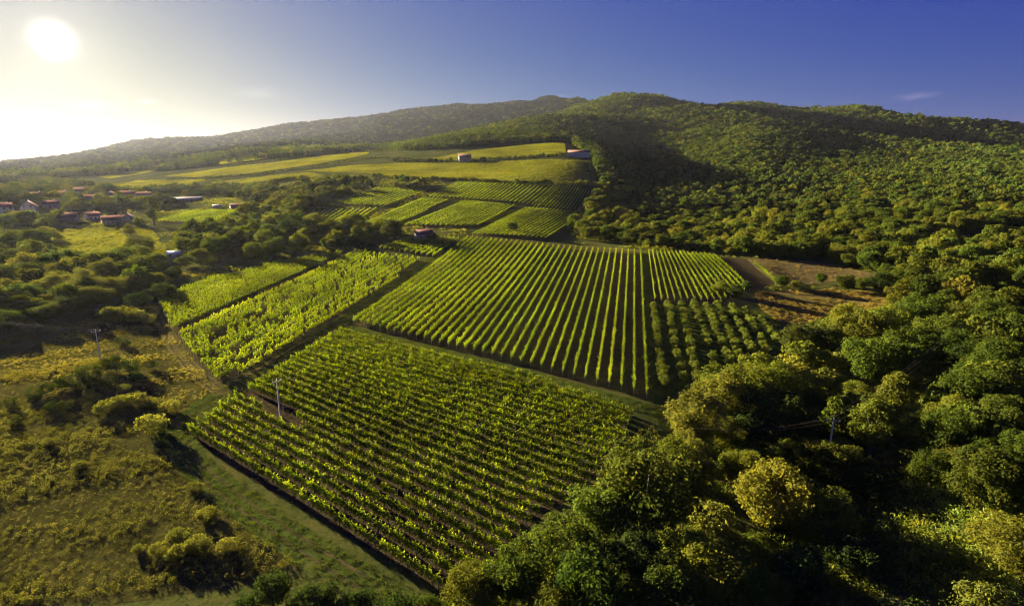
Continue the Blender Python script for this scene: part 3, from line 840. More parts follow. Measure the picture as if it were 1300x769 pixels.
def scatter(name, pts, scl, tall, meshes, label, cat, kind='stuff', tilt=0.0):
    """many small plants as one object: points that carry turned and scaled copies of a few meshes"""
    pts = np.asarray(pts, np.float32)
    me = bpy.data.meshes.new(name)
    me.vertices.add(len(pts))
    me.vertices.foreach_set('co', pts.ravel())
    sc3 = np.stack([scl, scl, np.asarray(scl) * tall], 1).astype(np.float32)
    rot = np.stack([rng.normal(0, tilt, len(pts)), rng.normal(0, tilt, len(pts)), rng.uniform(0, 6.28, len(pts))], 1).astype(np.float32)
    for nm, ar in (('scl', sc3), ('rot', rot)):
        a = me.attributes.new(nm, 'FLOAT_VECTOR', 'POINT')
        a.data.foreach_set('vector', ar.ravel())
    a = me.attributes.new('pick', 'INT', 'POINT')
    a.data.foreach_set('value', rng.integers(0, len(meshes), len(pts)).astype(np.int32))
    me.update()
    o = link(name, me)
    g = bpy.data.node_groups.new(name + '_nodes', 'GeometryNodeTree')
    g.interface.new_socket('Geometry', in_out='INPUT', socket_type='NodeSocketGeometry')
    g.interface.new_socket('Geometry', in_out='OUTPUT', socket_type='NodeSocketGeometry')
    N, L = g.nodes.new, g.links.new
    gi, go = N('NodeGroupInput'), N('NodeGroupOutput')
    ip = N('GeometryNodeInstanceOnPoints')
    ip.inputs['Pick Instance'].default_value = True
    jn = N('GeometryNodeJoinGeometry')
    for m in reversed(meshes):
        src = bpy.data.objects.new(name + '_source', m)
        oi = N('GeometryNodeObjectInfo')
        oi.inputs['Object'].default_value = src
        oi.inputs['As Instance'].default_value = True
        L(oi.outputs['Geometry'], jn.inputs[0])
    def attr(nm, ty, sock):
        q = N('GeometryNodeInputNamedAttribute')
        q.data_type = ty
        q.inputs['Name'].default_value = nm
        L([x for x in q.outputs if x.enabled and x.name == 'Attribute'][0], ip.inputs[sock])
    attr('scl', 'FLOAT_VECTOR', 'Scale')
    attr('pick', 'INT', 'Instance Index')
    q = N('GeometryNodeInputNamedAttribute'); q.data_type = 'FLOAT_VECTOR'; q.inputs['Name'].default_value = 'rot'
    er = N('FunctionNodeEulerToRotation')
    L([x for x in q.outputs if x.enabled and x.name == 'Attribute'][0], er.inputs[0]); L(er.outputs[0], ip.inputs['Rotation'])
    L(gi.outputs[0], ip.inputs['Points']); L(jn.outputs[0], ip.inputs['Instance']); L(ip.outputs[0], go.inputs[0])
    md = o.modifiers.new('scatter', 'NODES')
    md.node_group = g
    return tag(o, label, cat, kind=kind)

rx = np.array([(t[0], t[1], t[2], t[5]) for t in REST])
scatter('woodland', np.column_stack([rx[:, :2], height(rx[:, 0], rx[:, 1])]), rx[:, 2], rx[:, 3], [v[0] for v in PROTO['mid'][0] + PROTO['midb'][0]], 'mixed green trees and hedges of the middle distance', 'woodland')

# the forest on the mountain
fp = []
r_ = 480.0
while r_ < 4600:
    sp = max(5.6, r_ * .0062)
    m = int(1.64 / (sp / r_))
    a = np.linspace(-.80, .80, m) + rng.uniform(-.45, .45, m) * sp / r_
    rr = r_ + rng.uniform(-.45, .45, m) * sp
    x, y = rr * np.sin(a), rr * np.cos(a)
    fp.append(np.stack([x, y, np.full(m, sp)], 1))
    r_ += sp * .9
fp = np.concatenate(fp)
fz = height(fp[:, 0], fp[:, 1])
pu, pv = to_px(fp[:, 0], fp[:, 1], fz)
k = (inside(pu, pv, FOREST[0]) | inside(pu, pv, FOREST[1]))
rr_ = np.hypot(fp[:, 0], fp[:, 1])
k &= free(fp[:, 0], fp[:, 1]) & (rng.random(len(fp)) < np.where(fbm(fp[:, 0] / 60, fp[:, 1] / 60, 31, 3) < .66, .96, .35))
k &= (fbm(fp[:, 0] / 90, fp[:, 1] / 90, 41, 3) < .60) | (inside(pu, pv, FOREST[0])) | (rr_ > 1700)
fp, fz = fp[k], fz[k]
fsc = fp[:, 2] / 5.6 * rng.uniform(.55, 1.05, len(fp))
ftl = rng.uniform(.8, 1.3, len(fp)) * np.clip(1.15 - (fp[:, 2] - 5.6) * .03, .5, 1.15)
ridge = (np.hypot(fp[:, 0], fp[:, 1]) > 1450) & inside(*to_px(fp[:, 0], fp[:, 1], fz), FOREST[1])      # the far ridge's backlit shade is put into darker, bluish leaves
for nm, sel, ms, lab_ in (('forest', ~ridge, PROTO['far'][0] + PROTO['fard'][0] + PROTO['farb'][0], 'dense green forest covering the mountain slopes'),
                          ('ridge_forest', ridge, PROTO['farr'][0] * 2 + PROTO['fard'][0], 'hazy forest on the far ridge under the sun, shade painted into its leaves')):
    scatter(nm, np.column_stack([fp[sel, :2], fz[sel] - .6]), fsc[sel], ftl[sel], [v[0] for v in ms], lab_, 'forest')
print('trees', len(TREES), 'rest', len(REST), 'forest', len(fp))

# orchard
ot = [((829, 390), (843, 500)), ((846, 390), (866, 486)), ((864, 390), (886, 490)), ((880, 390), (908, 472)), ((896, 391), (926, 466)), ((912, 391), (940, 462)), ((928, 394), (955, 452)), ((945, 398), (972, 448)), ((965, 410), (985, 438))]
for ri, (a, b) in enumerate(ot):
    p, q = at1(*a), at1(*b)
    m = int((q - p).length / 3.1)
    for k in range(m + 1):
        if random.random() < .05: continue
        c = p.lerp(q, k / m)
        plant([c.x + random.gauss(0, .15), c.y + random.gauss(0, .15), random.uniform(.62, .95), 'orchard', 'orchard', random.uniform(.85, 1.15)],
              'small orchard tree, %s from top in %s orchard row from left' % (nth(k + 1), nth(ri + 1)), 'trees of the orchard')
# shrubs on the meadow
sb = [(12, 510, 18), (18, 532, 16), (42, 498, 20), (43, 506, 14), (58, 493, 18), (78, 486, 22), (94, 481, 28), (114, 472, 30), (138, 482, 15), (133, 463, 22), (146, 461, 24), (166, 463, 22), (118, 486, 18),
      (84, 512, 17), (66, 515, 15), (171, 478, 20), (105, 470, 16), (160, 435, 12), (150, 432, 10), (192, 462, 16)]
for k, (x, y, w) in enumerate(sorted(sb)):
    TREES.clear()
    hero(x, y, w, 'bush', 'm', random.uniform(.9, 1.25))
    plant(TREES[0], 'dark rounded shrub on the rough meadow, %s from left' % nth(k + 1), 'dark shrubs on the meadow')
lb = [(195, 536, 38), (135, 515, 30), (155, 508, 28), (175, 505, 26), (112, 498, 15), (120, 503, 15), (158, 491, 16), (190, 510, 26), (215, 515, 24), (228, 677, 34), (203, 695, 24), (225, 700, 28), (177, 695, 18), (246, 617, 20), (261, 651, 24),
      (142, 397, 26), (158, 396, 26), (172, 400, 24), (195, 396, 14), (188, 404, 18), (250, 690, 30), (290, 690, 30), (60, 560, 16), (100, 590, 18)]
for k, (x, y, w) in enumerate(sorted(lb)):
    TREES.clear()
    hero(x, y, w, 'lightbush', 'm', random.uniform(.7, 1.0))
    plant(TREES[0], 'pale yellow-green shrub on the rough meadow, %s from left' % nth(k + 1), 'pale shrubs on the meadow')

# ------------------------------------------------------------------ vines
def vine_geo(r, L_, per_m, ls, h0=.55, h1=1.75, half=.24, shoots=3.5):
    """leaves of a stretch of trellis along x: a wall of leaves and the shoots that stand above it"""
    m = int(L_ * per_m)
    x = r.uniform(0, L_, m)
    z = h0 + (h1 - h0) * r.beta(2.2, 1.6, m)
    y = r.normal(0, half * .5, m) * (1.15 - .3 * (z - h0) / (h1 - h0))
    P = [np.stack([x, y, z], 1)]
    ns = int(L_ * shoots)
    for _ in range(ns):
        bx, by, bz = r.uniform(0, L_), r.normal(0, .12), h1 - r.uniform(.1, .4)
        dx, dy, ln = r.normal(0, .35), r.normal(0, .3), r.uniform(.35, .85)
        q = np.linspace(0, 1, 5)
        P.append(np.stack([bx + dx * q * ln, by + dy * q * ln, bz + ln * q], 1) + r.normal(0, .04, (5, 3)))
    P = np.concatenate(P)
    Nn = r.normal(size=P.shape) * np.array([.8, 1.2, .8]) + np.array([0, 0, .4])
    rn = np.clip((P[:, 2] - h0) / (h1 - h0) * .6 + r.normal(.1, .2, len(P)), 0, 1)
    return P, Nn, rn
r2 = np.random.default_rng(5)
VINE = []
for i in range(14):
    P, Nn, rn = vine_geo(r2, 1.25, r2.uniform(75, 110), .2, .4, r2.uniform(1.5, 1.85), .24, r2.uniform(4, 7))
    P[:, 0] -= .625
    v, f = leaf_quads(P, Nn, .22, .85, r2)
    b = Box()
    b.tube([(0, 0, -.1), (.03, .02, .4), (0, 0, .8)], [.035, .028, .02], 4)
    v = np.concatenate([v, np.array(b.v)])
    f = np.concatenate([f, np.array(b.f) + len(v) - len(b.v)])
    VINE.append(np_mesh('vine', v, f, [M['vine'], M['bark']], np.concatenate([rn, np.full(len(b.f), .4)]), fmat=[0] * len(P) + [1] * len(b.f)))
b = Box()
b.tube([(0, 0, -.3), (0, 0, 1.8)], [.05, .045], 5)
POST = b.mesh('post', M['post'])
def row_ends(lineA, lineB, nrow):
    A0, A1, B0, B1 = (at1(*q) for q in (*lineA, *lineB))
    return [(A0.lerp(B0, i / (nrow - 1)), A1.lerp(B1, i / (nrow - 1))) for i in range(nrow)]
def clip_row(p, q, poly, step=.5):
    """the stretch of p-q that lies on the block"""
    L_ = (q - p).to_2d().length
    t = np.arange(0, L_, step) / L_
    x, y = p.x + (q.x - p.x) * t, p.y + (q.y - p.y) * t
    k = np.nonzero(inside(x, y, poly))[0]
    if len(k) < 6: return None
    a, c = p.lerp(q, t[k[0]]), p.lerp(q, t[k[-1]])
    return a, c
def place_post(e, x, y, org, tilt=.04):
    o = link('post', POST, e)
    o.location = (x - org.x, y - org.y, float(height(x, y)) - org.z)
    o.rotation_euler = (random.gauss(0, tilt), random.gauss(0, tilt), 0)
def row_root(a, label, group):
    e = bpy.data.objects.new('vine_row', None)
    C.objects.link(e)
    e.location = (a.x, a.y, float(height(a.x, a.y)))
    return tag(e, label, 'vine row', group)
def row_fine(a, c, label, group, gap=None):
    """a row whose vines show one by one: each vine is a part"""
    e = row_root(a, label, group)
    org = e.location
    d = (c - a).to_2d()
    L_, ang = d.length, math.atan2(d.y, d.x)
    m = int(L_ / .98)
    for k in range(m + 1):
        x, y = a.x + d.x * k / max(m, 1), a.y + d.y * k / max(m, 1)
        if k % 7 == 0 or k == m: place_post(e, x, y, org)
        if random.random() < .025 or (gap is not None and inside(np.array([x]), np.array([y]), gap)[0]): continue
        o = link('vine', random.choice(VINE), e)
        o.location = (x - org.x + random.gauss(0, .05), y - org.y + random.gauss(0, .05), float(height(x, y)) - org.z)
        o.rotation_euler.z = ang + (math.pi if random.random() < .5 else 0) + random.gauss(0, .08)
        s = random.uniform(.78, 1.12)
        o.scale = (1, random.uniform(.85, 1.25), s)
def row_whole(a, c, label, group, per_m, ls, h1=1.75, half=.26, mat='vine', posts=True, shoots=1.5, patchy=0.0, h0=.55):
    """a row seen from afar: its leaves are one mass, its end posts are parts"""
    e = row_root(a, label, group)
    org = e.location
    d = (c - a).to_2d()
    L_ = d.length
    P, Nn, rn = vine_geo(r2, L_, per_m, ls, h0, h1, half, shoots)
    u = d / L_
    nz = fbm(P[:, 0] / 2.2 + org.x, np.full(len(P), org.y * 3.3), 3, 3)
    P[:, 2] = h0 + (P[:, 2] - h0) * (.72 + .6 * nz)
    if patchy:
        k = nz > patchy
        P, Nn, rn = P[k], Nn[k], rn[k]
    X, Y = u.x * P[:, 0] - u.y * P[:, 1], u.y * P[:, 0] + u.x * P[:, 1]
    Z = P[:, 2] + height(X + org.x, Y + org.y) - org.z
    Nw = np.stack([u.x * Nn[:, 0] - u.y * Nn[:, 1], u.y * Nn[:, 0] + u.x * Nn[:, 1], Nn[:, 2]], 1)
    v, f = leaf_quads(np.stack([X, Y, Z], 1), Nw, ls, .85, r2)
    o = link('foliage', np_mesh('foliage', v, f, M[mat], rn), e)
    o['kind'] = 'stuff'
    if posts:
        place_post(e, a.x, a.y, org, .1)
        place_post(e, c.x, c.y, org, .1)

gap = ground_poly([(302, 503), (318, 498), (392, 540), (380, 552)], 10)
rows = row_ends(((430, 424), (870, 541)), ((238, 548), (660, 815)), 26)
lab = 0
for i, (a, c) in enumerate(rows):
    w = clip_row(a, c, SHEETS['near'])
    if not w: continue
    lab += 1
    row_fine(*w, 'leafy green vine row, %s from the top of the nearest vineyard block' % nth(lab), 'rows of the nearest vineyard block', gap if 0 < i else None)
def block(key, lineA, lineB, nrow, where, group, skip=(), **kw):
    k = 0
    for i, (a, c) in enumerate(row_ends(lineA, lineB, nrow)):
        if i in skip: continue
        w = clip_row(a, c, SHEETS[key])
        if not w: continue
        k += 1
        row_whole(*w, where % nth(k), group, **kw)
block('mid', ((449, 411), (594, 303)), ((821, 505), (813, 321)), 33, 'bright vine row, %s from left in the large middle block', 'rows of the middle vineyard block', per_m=34, ls=.30, shoots=2.5)
def fan(starts, d0, d1, nrow, where, group, **kw):
    """rows that set out from a field edge in one direction and end at the far edge"""
    P0, P1 = at1(*starts[0]), at1(*starts[1])
    D0, D1 = (at1(*d0[1]) - at1(*d0[0])).normalized(), (at1(*d1[1]) - at1(*d1[0])).normalized()
    k = 0
    for i in range(nrow):
        t = i / (nrow - 1)
        p, d = P0.lerp(P1, t), D0.lerp(D1, t).normalized()
        w = clip_row(p - d * 6, p + d * 330, SHEETS['left'])
        if w:
            k += 1
            row_whole(*w, where % nth(k), group, **kw)
GAPL, LOWL = ((227, 418), (432, 325)), ((279, 490), (535, 333))
fan(((196, 372), (226, 416)), GAPL, GAPL, 17, 'yellow-lit vine row, %s from the top of the left block', 'rows of the left block above its gap', per_m=20, ls=.38, shoots=1.5, half=.26)
fan(((232, 427), (281, 492)), GAPL, LOWL, 14, 'patchy vine row, %s below the gap in the left block', 'rows of the left block below its gap', per_m=26, ls=.36, patchy=.31, half=.30, h1=1.95, shoots=1.5)
block('small', ((479, 317), (528, 303)), ((557, 328), (588, 304)), 12, 'short vine row, %s from left in the small plot by the hut', 'rows of the plot by the hut', per_m=18, ls=.42, shoots=1)
block('right', ((831, 383), (823, 320)), ((965, 384), (903, 324)), 17, 'slim vine row on dark soil, %s from left beside the brown field', 'rows on dark soil beside the brown field', per_m=20, ls=.32, half=.2, h1=1.6, shoots=1, h0=.45)
row_whole(at1(957, 336), at1(984, 361), 'lone vine row on the bare strip beside the brown field', 'rows on dark soil beside the brown field', per_m=20, ls=.34, half=.25)
WH = ['the square block above the dirt track', 'the steep block beside the forest edge', 'the wide block under the long hedge', 'the block behind the hut', 'the narrow plot left of the hut block', 'the plot among the dark trees',
      'the plot under the tree belt', 'the small vineyard beside the village']
for k, (poly, la, lb_, nr) in enumerate(FARB):
    block('far%d' % k, (la[0], lb_[0]), (la[1], lb_[1]), nr, 'distant vine row, %s from left in ' + WH[k], 'rows of ' + WH[k], per_m=9, ls=.6, half=.3, h1=1.8, posts=False, shoots=0)

# ------------------------------------------------------------------ weeds, undergrowth and grass
def tuft(seed, nb, rad, h, ls, mat, lean=.35):
    r = np.random.default_rng(seed)
    q = rad * np.sqrt(r.random(nb))
    t = r.uniform(0, 6.28, nb)
    z = h * r.beta(1.6, 1.4, nb) * (1.1 - .7 * (q / rad) ** 2)
    P = np.stack([q * np.cos(t), q * np.sin(t), z + ls * .2], 1)
    Nn = r.normal(size=(nb, 3)) * np.array([1, 1, lean]) + np.array([0, 0, .15])
    v, f = leaf_quads(P, Nn, ls, .5, r)
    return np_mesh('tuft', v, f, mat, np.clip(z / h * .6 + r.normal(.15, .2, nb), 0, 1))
def fill(polys, spacing, keep=None, avoid=True, grow=0.0, pixel=True):
    """points all over areas of the land, given in photo outlines (pixel) or on the ground"""
    out = []
    for poly in polys:
        Wp = ground_poly(poly, 12) if pixel else poly
        lo, hi = Wp.min(0), Wp.max(0)
        m = int((hi - lo).prod() / spacing ** 2)
        X, Y = rng.uniform(lo[0], hi[0], m), rng.uniform(lo[1], hi[1], m)
        k = inside(X, Y, Wp)
        if grow:
            k &= rng.random(m) < np.minimum(1, (grow / np.hypot(X, Y)) ** 1.6)
        X, Y = X[k], Y[k]
        if avoid:
            k = free(X, Y)
            for p in PATHS: k &= ~inside(X, Y, p)
            X, Y = X[k], Y[k]
        out.append(np.stack([X, Y], 1))
    return np.concatenate(out)
def path_poly(line, width):
    d = dense(line, 10, False)
    p = at(d[:, 0], d[:, 1])
    t = np.gradient(p, axis=0)
    t /= np.linalg.norm(t, axis=1, keepdims=True) + 1e-9
    nv = np.stack([-t[:, 1], t[:, 0]], 1) * width / 2
    return np.concatenate([p + nv, (p - nv)[::-1]])
PATHS = [path_poly([(590, 302), (450, 398), (320, 478), (225, 545), (222, 562)], 6.2), path_poly([(222, 548), (240, 585), (300, 635), (380, 690), (470, 745), (520, 775)], 5.2),
         path_poly([(436, 416), (640, 467), (815, 517), (850, 527)], 4.6), path_poly([(819, 320), (822, 390), (828, 470), (838, 530), (850, 560)], 3),
         path_poly([(585, 299), (720, 311), (820, 319), (960, 327)], 4), path_poly([(690, 304), (725, 285), (745, 268), (760, 245)], 4)]
pt = fill([[(-30, 470), (60, 432), (130, 394), (205, 383), (215, 415), (262, 478), (280, 492), (200, 545), (225, 590), (330, 668), (390, 715), (300, 735), (150, 752), (-30, 775)]], .62)
den = fbm(pt[:, 0] / 9, pt[:, 1] / 9, 51, 4) + .16 * np.sin(pt[:, 0] * .16 - pt[:, 1] * .42)
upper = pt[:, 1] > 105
k = rng.random(len(pt)) < np.where(upper, .55, .85) + (den - .47) * 1.2
pt, den, upper = pt[k], den[k], upper[k]
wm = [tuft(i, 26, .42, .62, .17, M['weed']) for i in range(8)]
for nm, sel, ms, lab_ in (('meadow_weeds', ~upper, wm, 'rough olive weeds and tall grass of the near meadow'), ('meadow_grass', upper, [tuft(20 + i, 26, .42, .5, .17, M['sunlit_weed']) for i in range(6)], 'grass of the upper meadow by the pole, sunlight painted into its colour')):
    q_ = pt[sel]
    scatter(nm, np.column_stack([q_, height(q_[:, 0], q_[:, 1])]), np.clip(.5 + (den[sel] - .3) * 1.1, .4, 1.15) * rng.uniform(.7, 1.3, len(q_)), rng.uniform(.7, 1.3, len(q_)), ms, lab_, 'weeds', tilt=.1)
pt = fill([[(560, 769), (640, 700), (700, 655), (800, 560), (860, 530), (870, 500), (905, 470), (1000, 455), (1000, 400), (1130, 380), (1310, 372), (1310, 790), (560, 790)]], .9, grow=170)
um = [tuft(40 + i, 34, .7, .9, .27, M['herb']) for i in range(6)] + [tuft(50 + i, 34, .8, 1.3, .27, M['leaf_bright']) for i in range(3)]
den = fbm(pt[:, 0] / 14, pt[:, 1] / 14, 61, 3)
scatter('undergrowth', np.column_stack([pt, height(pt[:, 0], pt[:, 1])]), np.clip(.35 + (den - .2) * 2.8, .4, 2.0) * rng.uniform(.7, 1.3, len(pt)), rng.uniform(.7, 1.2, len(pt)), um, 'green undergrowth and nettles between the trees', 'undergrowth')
pt = fill([[(-40, 455), (-40, 240), (200, 232), (330, 225), (500, 222), (560, 230), (600, 262), (590, 300), (480, 318), (440, 320), (200, 384), (60, 428)],
           [(690, 306), (760, 240), (830, 262), (1310, 262), (1310, 372), (1130, 382), (1000, 400), (985, 370), (820, 317)]], 2.2, grow=420)
den = fbm(pt[:, 0] / 25, pt[:, 1] / 25, 71, 3)
sm = [tuft(60 + i, 26, .9, 1.0, .5, M['weed']) for i in range(3)] + [tuft(70 + i, 26, .9, 1.3, .5, M['leaf_bright']) for i in range(3)]
k = den > .36
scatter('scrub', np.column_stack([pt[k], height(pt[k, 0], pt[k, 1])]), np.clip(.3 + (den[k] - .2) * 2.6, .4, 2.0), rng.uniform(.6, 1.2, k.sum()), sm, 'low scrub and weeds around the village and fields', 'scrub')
pt = fill([SHEETS['hill%d' % i] for i in range(13)] + [SHEETS['hill20']], 1.7, avoid=False, pixel=False)
gm = [tuft(80 + i, 22, 1.0, .8, .55, M['grass_blade']) for i in range(5)]
scatter('field_grass', np.column_stack([pt, height(pt[:, 0], pt[:, 1]) + .1]), rng.uniform(.7, 1.2, len(pt)), rng.uniform(.8, 1.1, len(pt)) * (.6 + .8 * fbm(pt[:, 0] / 30, pt[:, 1] / 30, 81, 3)), gm, 'tall yellow-green grass of the hillside fields', 'grass')
pt = fill([SHEETS['dry'], SHEETS['plough']], .9, avoid=False, pixel=False)
k = (fbm(pt[:, 0] / 14, pt[:, 1] / 14, 91, 3) > .24) & (inside(pt[:, 0], pt[:, 1], SHEETS['dry']) | (rng.random(len(pt)) < .12))
dm = [tuft(90 + i, 22, .6, .5, .3, M['dry_blade']) for i in range(4)] + [tuft(95, 22, .6, .5, .3, M['weed'])]
scatter('dry_grass', np.column_stack([pt[k], height(pt[k, 0], pt[k, 1])]), rng.uniform(.7, 1.2, k.sum()), rng.uniform(.6, 1.1, k.sum()), dm, 'dry orange grass of the fallow field', 'grass')
pt = fill([SHEETS['orchard'], *PATHS[:4]], .55, avoid=False, pixel=False)
mm = [tuft(100 + i, 14, .4, .09, .12, M['lawn_blade']) for i in range(4)]
scatter('short_grass', np.column_stack([pt, height(pt[:, 0], pt[:, 1]) + .02]), rng.uniform(.7, 1.4, len(pt)), rng.uniform(.5, 1.5, len(pt)), mm, 'short green grass of the paths and orchard', 'grass')

# ------------------------------------------------------------------ houses
def house(px, py, L_, D_, H_, label, wall='white_wall', roof='red_roof', rot=0.0, pitch=.75, nwin=3, storeys=1, chimney=True, gable_win=False, cat='house', name='house', door=True, sink=0.0):
    p = at1(px, py)
    e = bpy.data.objects.new(name, None)
    C.objects.link(e)
    e.location = (p.x, p.y, p.z - sink)
    e.rotation_euler.z = -math.atan2(p.x, p.y) + rot
    hl, hd = L_ / 2, D_ / 2
    zr = H_ + hd * pitch
    v = [(-hl, -hd, -1), (hl, -hd, -1), (hl, hd, -1), (-hl, hd, -1), (-hl, -hd, H_), (hl, -hd, H_), (hl, hd, H_), (-hl, hd, H_), (-hl, 0, zr), (hl, 0, zr)]
    me = bpy.data.meshes.new('wall')
    me.from_pydata(v, [], [(0, 1, 5, 4), (2, 3, 7, 6), (1, 2, 6, 9, 5), (3, 0, 4, 8, 7)])
    me.materials.append(M[wall])
    link('wall', me, e)
    b = Box()
    ov, th = .45, .16
    for s in (-1, 1):
        y0, z0 = s * (hd + ov), H_ - ov * pitch
        q = [(-hl - ov, y0, z0 + .02), (hl + ov, y0, z0 + .02), (hl + ov, 0, zr + .02), (-hl - ov, 0, zr + .02)]
        b.hexa([*q, *[(x, y, z + th) for x, y, z in q]])
    ro = link('roof', b.mesh('roof', M[roof]), e)
    if chimney:
        b = Box()
        b.box(hl * .35, hl * .35 + .7, -.2, .5, zr - .8, zr + 1.1)
        link('chimney', b.mesh('chimney', M['red_roof' if wall == 'stone_wall' else 'white_wall']), ro)
    def win(x0, x1, y, z0, z1, s, ax=0):
        b, g = Box(), Box()
        lo_, hi_ = sorted((y, y + s * .05))
        lo2, hi2 = sorted((y, y + s * .08))
        f_ = .12
        if ax == 0:
            g.box(x0 + f_, x1 - f_, lo_, hi_, z0 + f_, z1 - f_)
            for q in ((x0, x1, z0, z0 + f_), (x0, x1, z1 - f_, z1), (x0, x0 + f_, z0 + f_, z1 - f_), (x1 - f_, x1, z0 + f_, z1 - f_)):
                b.box(q[0], q[1], lo2, hi2, q[2], q[3])
        else:
            g.box(lo_, hi_, x0 + f_, x1 - f_, z0 + f_, z1 - f_)
            for q in ((x0, x1, z0, z0 + f_), (x0, x1, z1 - f_, z1), (x0, x0 + f_, z0 + f_, z1 - f_), (x1 - f_, x1, z0 + f_, z1 - f_)):
                b.box(lo2, hi2, q[0], q[1], q[2], q[3])
        w_ = link('window', b.mesh('window', M['white_wall'] if wall != 'white_wall' else M['wood']), e)
        link('pane', g.mesh('pane', M['glass']), w_)
    for st in range(storeys):
        z0 = .9 + st * 2.9
        for k in range(nwin):
            x = -hl + L_ * (k + .5) / nwin
            if door and st == 0 and k == nwin // 2 and nwin > 1:
                b = Box()
                b.box(x - .5, x + .5, -hd - .06, -hd, -.2, 2.1)
                link('door', b.mesh('door', M['wood']), e)
                continue
            win(x - .55, x + .55, -hd, z0, z0 + 1.4, -1)
    for s in ((-1, 1) if gable_win else ()):
        for y in (-hd * .45, hd * .45):
            win(y - .5, y + .5, s * hl, .9, 2.3, s, 1)
            if H_ > 3: win(y - .5, y + .5, s * hl, H_ - .2, H_ + 1.1, s, 1)
    return tag(e, label, cat)
house(38, 269, 11, 9, 4.2, 'white gabled house with dark windows at the edge of the village', rot=R(80), gable_win=True, pitch=.9)
house(8, 272, 8, 7, 5.5, 'tall white house with red roof at the left edge of the village', rot=R(20), storeys=2, nwin=2)
house(66, 264, 10, 8, 3.2, 'red-roofed house right of the white gabled house', roof='brown_roof', wall='cream_wall', rot=R(-15))
house(118, 256, 12, 8, 3.4, 'red-roofed cream house under the large dark trees', wall='cream_wall', rot=R(10))
house(141, 251, 10, 7, 3.6, 'small white house with red roof high in the village', rot=R(70), gable_win=True)
house(162, 250, 12, 8, 3.2, 'long red-roofed house high in the village', wall='cream_wall', rot=R(-5), nwin=4)
house(183, 252, 13, 8, 3.4, 'brown-roofed house at the right end of the village', roof='brown_roof', rot=R(12), wall='cream_wall')
house(88, 281, 11, 8, 3.2, 'red-roofed house behind the bright green plot', rot=R(-20), wall='cream_wall')
house(118, 279, 9, 7, 3.0, 'small brown-roofed house behind the bright green plot', roof='brown_roof', rot=R(30))
house(146, 284, 15, 7, 3.0, 'long low house with white window front behind the green plot', rot=R(4), nwin=6, wall='cream_wall')
house(164, 283, 9, 8, 3.4, 'red-roofed gabled house beside the long window front', rot=R(85), gable_win=True, wall='cream_wall')
house(103, 246, 12, 8, 3.2, 'red roof half hidden by trees at the top of the village', roof='red_roof', rot=R(-8))
house(80, 251, 11, 8, 3.4, 'brown roof half hidden by trees left of the village centre', roof='brown_roof', rot=R(25), wall='cream_wall')
house(48, 252, 10, 7, 3.2, 'red roof among the trees above the white gabled house', rot=R(-30), wall='cream_wall')
house(238, 256, 24, 9, 2.6, 'long low grey-roofed barn on the open ground', wall='stone_wall', roof='grey_roof', rot=R(3), pitch=.35, nwin=4, chimney=False, cat='barn', name='barn')
house(300, 264, 9, 5, 2.2, 'small dark shed on the open ground near the barn', wall='wood', roof='brown_roof', rot=R(10), pitch=.5, nwin=1, chimney=False, cat='shed', name='shed', door=False)
house(276, 264, 6, 4, 1.8, 'tiny pale shed between the barn and the dark shed', wall='cream_wall', roof='grey_roof', rot=R(-10), pitch=.4, nwin=1, chimney=False, cat='shed', name='shed', door=False)
house(222, 327, 5.6, 4.6, 2.2, 'small shed with bright white roof among the left trees', wall='cream_wall', roof='white_roof', rot=R(-8), pitch=.45, nwin=2, chimney=False, cat='shed', name='shed')
house(538, 304, 9.0, 5.2, 3.4, 'old stone hut with red tiled roof above the small vine plot', wall='stone_wall', roof='red_roof', rot=R(14), pitch=.8, nwin=2, cat='hut', name='stone_hut', gable_win=True)
house(590, 205, 15, 9, 5.6, 'grey-walled country house standing alone on the hill field', wall='cream_wall', roof='brown_roof', rot=R(8), storeys=2, nwin=5, cat='house')
house(735, 199, 25, 9, 4.6, 'long white building with dark windows at the forest edge', wall='white_wall', roof='brown_roof', rot=R(-4), nwin=8, pitch=.6)
# ivy in front of the hut
TREES.clear()
hero(548, 299, 15, 'bush', 'm', .9)
plant(TREES[0], 'dark creeper bush grown against the stone hut', None)

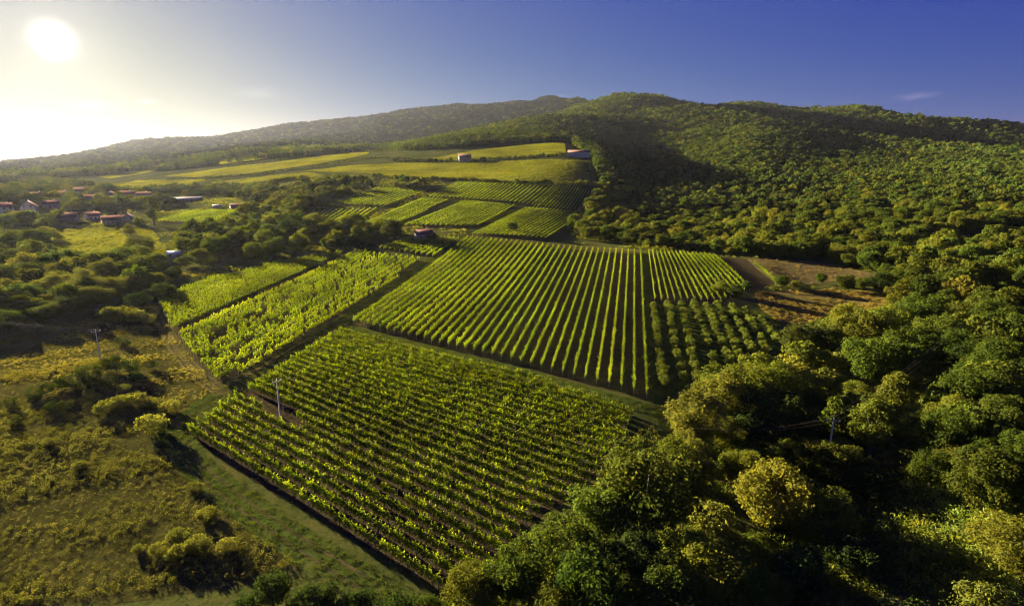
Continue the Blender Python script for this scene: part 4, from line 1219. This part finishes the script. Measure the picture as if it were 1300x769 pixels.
# ------------------------------------------------------------------ poles and wires
def pole(px, py, h, label, facing):
    p = at1(px, py)
    e = bpy.data.objects.new('utility_pole', None)
    C.objects.link(e)
    e.location = p
    e.rotation_euler.z = facing
    b = Box()
    b.tube([(0, 0, -.6), (0, 0, h)], [.17, .10], 8)
    link('shaft', b.mesh('shaft', M['concrete'], True), e)
    b = Box()
    b.box(-.95, .95, -.16, -.04, h - .35, h - .22)
    link('crossarm', b.mesh('crossarm', M['post']), e)
    for x in (-.85, 0, .85):
        b = Box()
        z = h - .22 if x else h
        b.tube([(x, -.1 if x else 0, z), (x, -.1 if x else 0, z + .1), (x, -.1 if x else 0, z + .26)], [.07, .11, .06], 6)
        link('insulator', b.mesh('insulator', M['porcelain']), e)
    tag(e, label, 'utility pole', 'poles of the power line')
    bpy.context.view_layer.update()
    return [e.matrix_world @ Vector((x, -.1 if x else 0, (h - .22 if x else h) + .26)) for x in (-.85, 0, .85)]
def wires(A_, B_, sag, label, group):
    for k in range(3):
        b = Box()
        pts = []
        for i in range(25):
            t = i / 24
            q = A_[k].lerp(B_[k], t)
            q.z -= sag * 4 * t * (1 - t)
            pts.append(q - A_[k])
        b.tube(pts, [.012] * 25, 4)
        o = link('wire', b.mesh('wire', M['wire']), None, A_[k])
        tag(o, label.replace('thin power wire', ('outer thin power wire nearest the fields', 'middle and highest thin power wire', 'outer thin power wire farthest from the fields')[k]), 'wire', group)
pA = pole(356, 529, 7.2, 'pale concrete utility pole standing in the nearest vineyard', R(60))
pB = pole(128, 459, 7.6, 'thin utility pole on the rough meadow behind dark shrubs', R(55))
pC = pole(1050, 592, 8.2, 'short white-topped pole rising from the trees at the right', R(-30))
off = [at1(-160, 420) + Vector((i * .8, 0, 8.5)) for i in range(3)]
wires(pB, off, 1.2, 'thin power wire leading from the meadow pole to the left', 'wires left of the meadow pole')
offr = [at1(1215, 455) + Vector((i * .8, 0, 9.0)) for i in range(3)]
wires(pC, offr, 1.5, 'thin power wire crossing the clearing right of the tree pole', 'wires right of the tree pole')
offl = [at1(872, 600) + Vector((i * .8, 0, 7.5)) for i in range(3)]
wires(pC, offl, 1.0, 'thin power wire running left from the tree pole', 'wires left of the tree pole')

# ------------------------------------------------------------------ air
HZ0, HZ1, HZR = float(HG.min()) - 1.5, float(HG.max()) + 40, 9700.0
hb = Box()
hb.box(-HZR, HZR, -HZR, HZR, HZ0, HZ1)
hm_, ht, HN, HL, hout = new_mat('haze')
pv_ = HN('ShaderNodeVolumePrincipled')
pv_.inputs['Color'].default_value = (.76, .82, 1, 1)
pv_.inputs['Density'].default_value = 1.5e-5
pv_.inputs['Anisotropy'].default_value = .48
HL(pv_.outputs[0], hout.inputs['Volume'])
tag(link('haze', hb.mesh('haze', hm_)), kind='stuff')
print('haze', HZ0, HZ1)
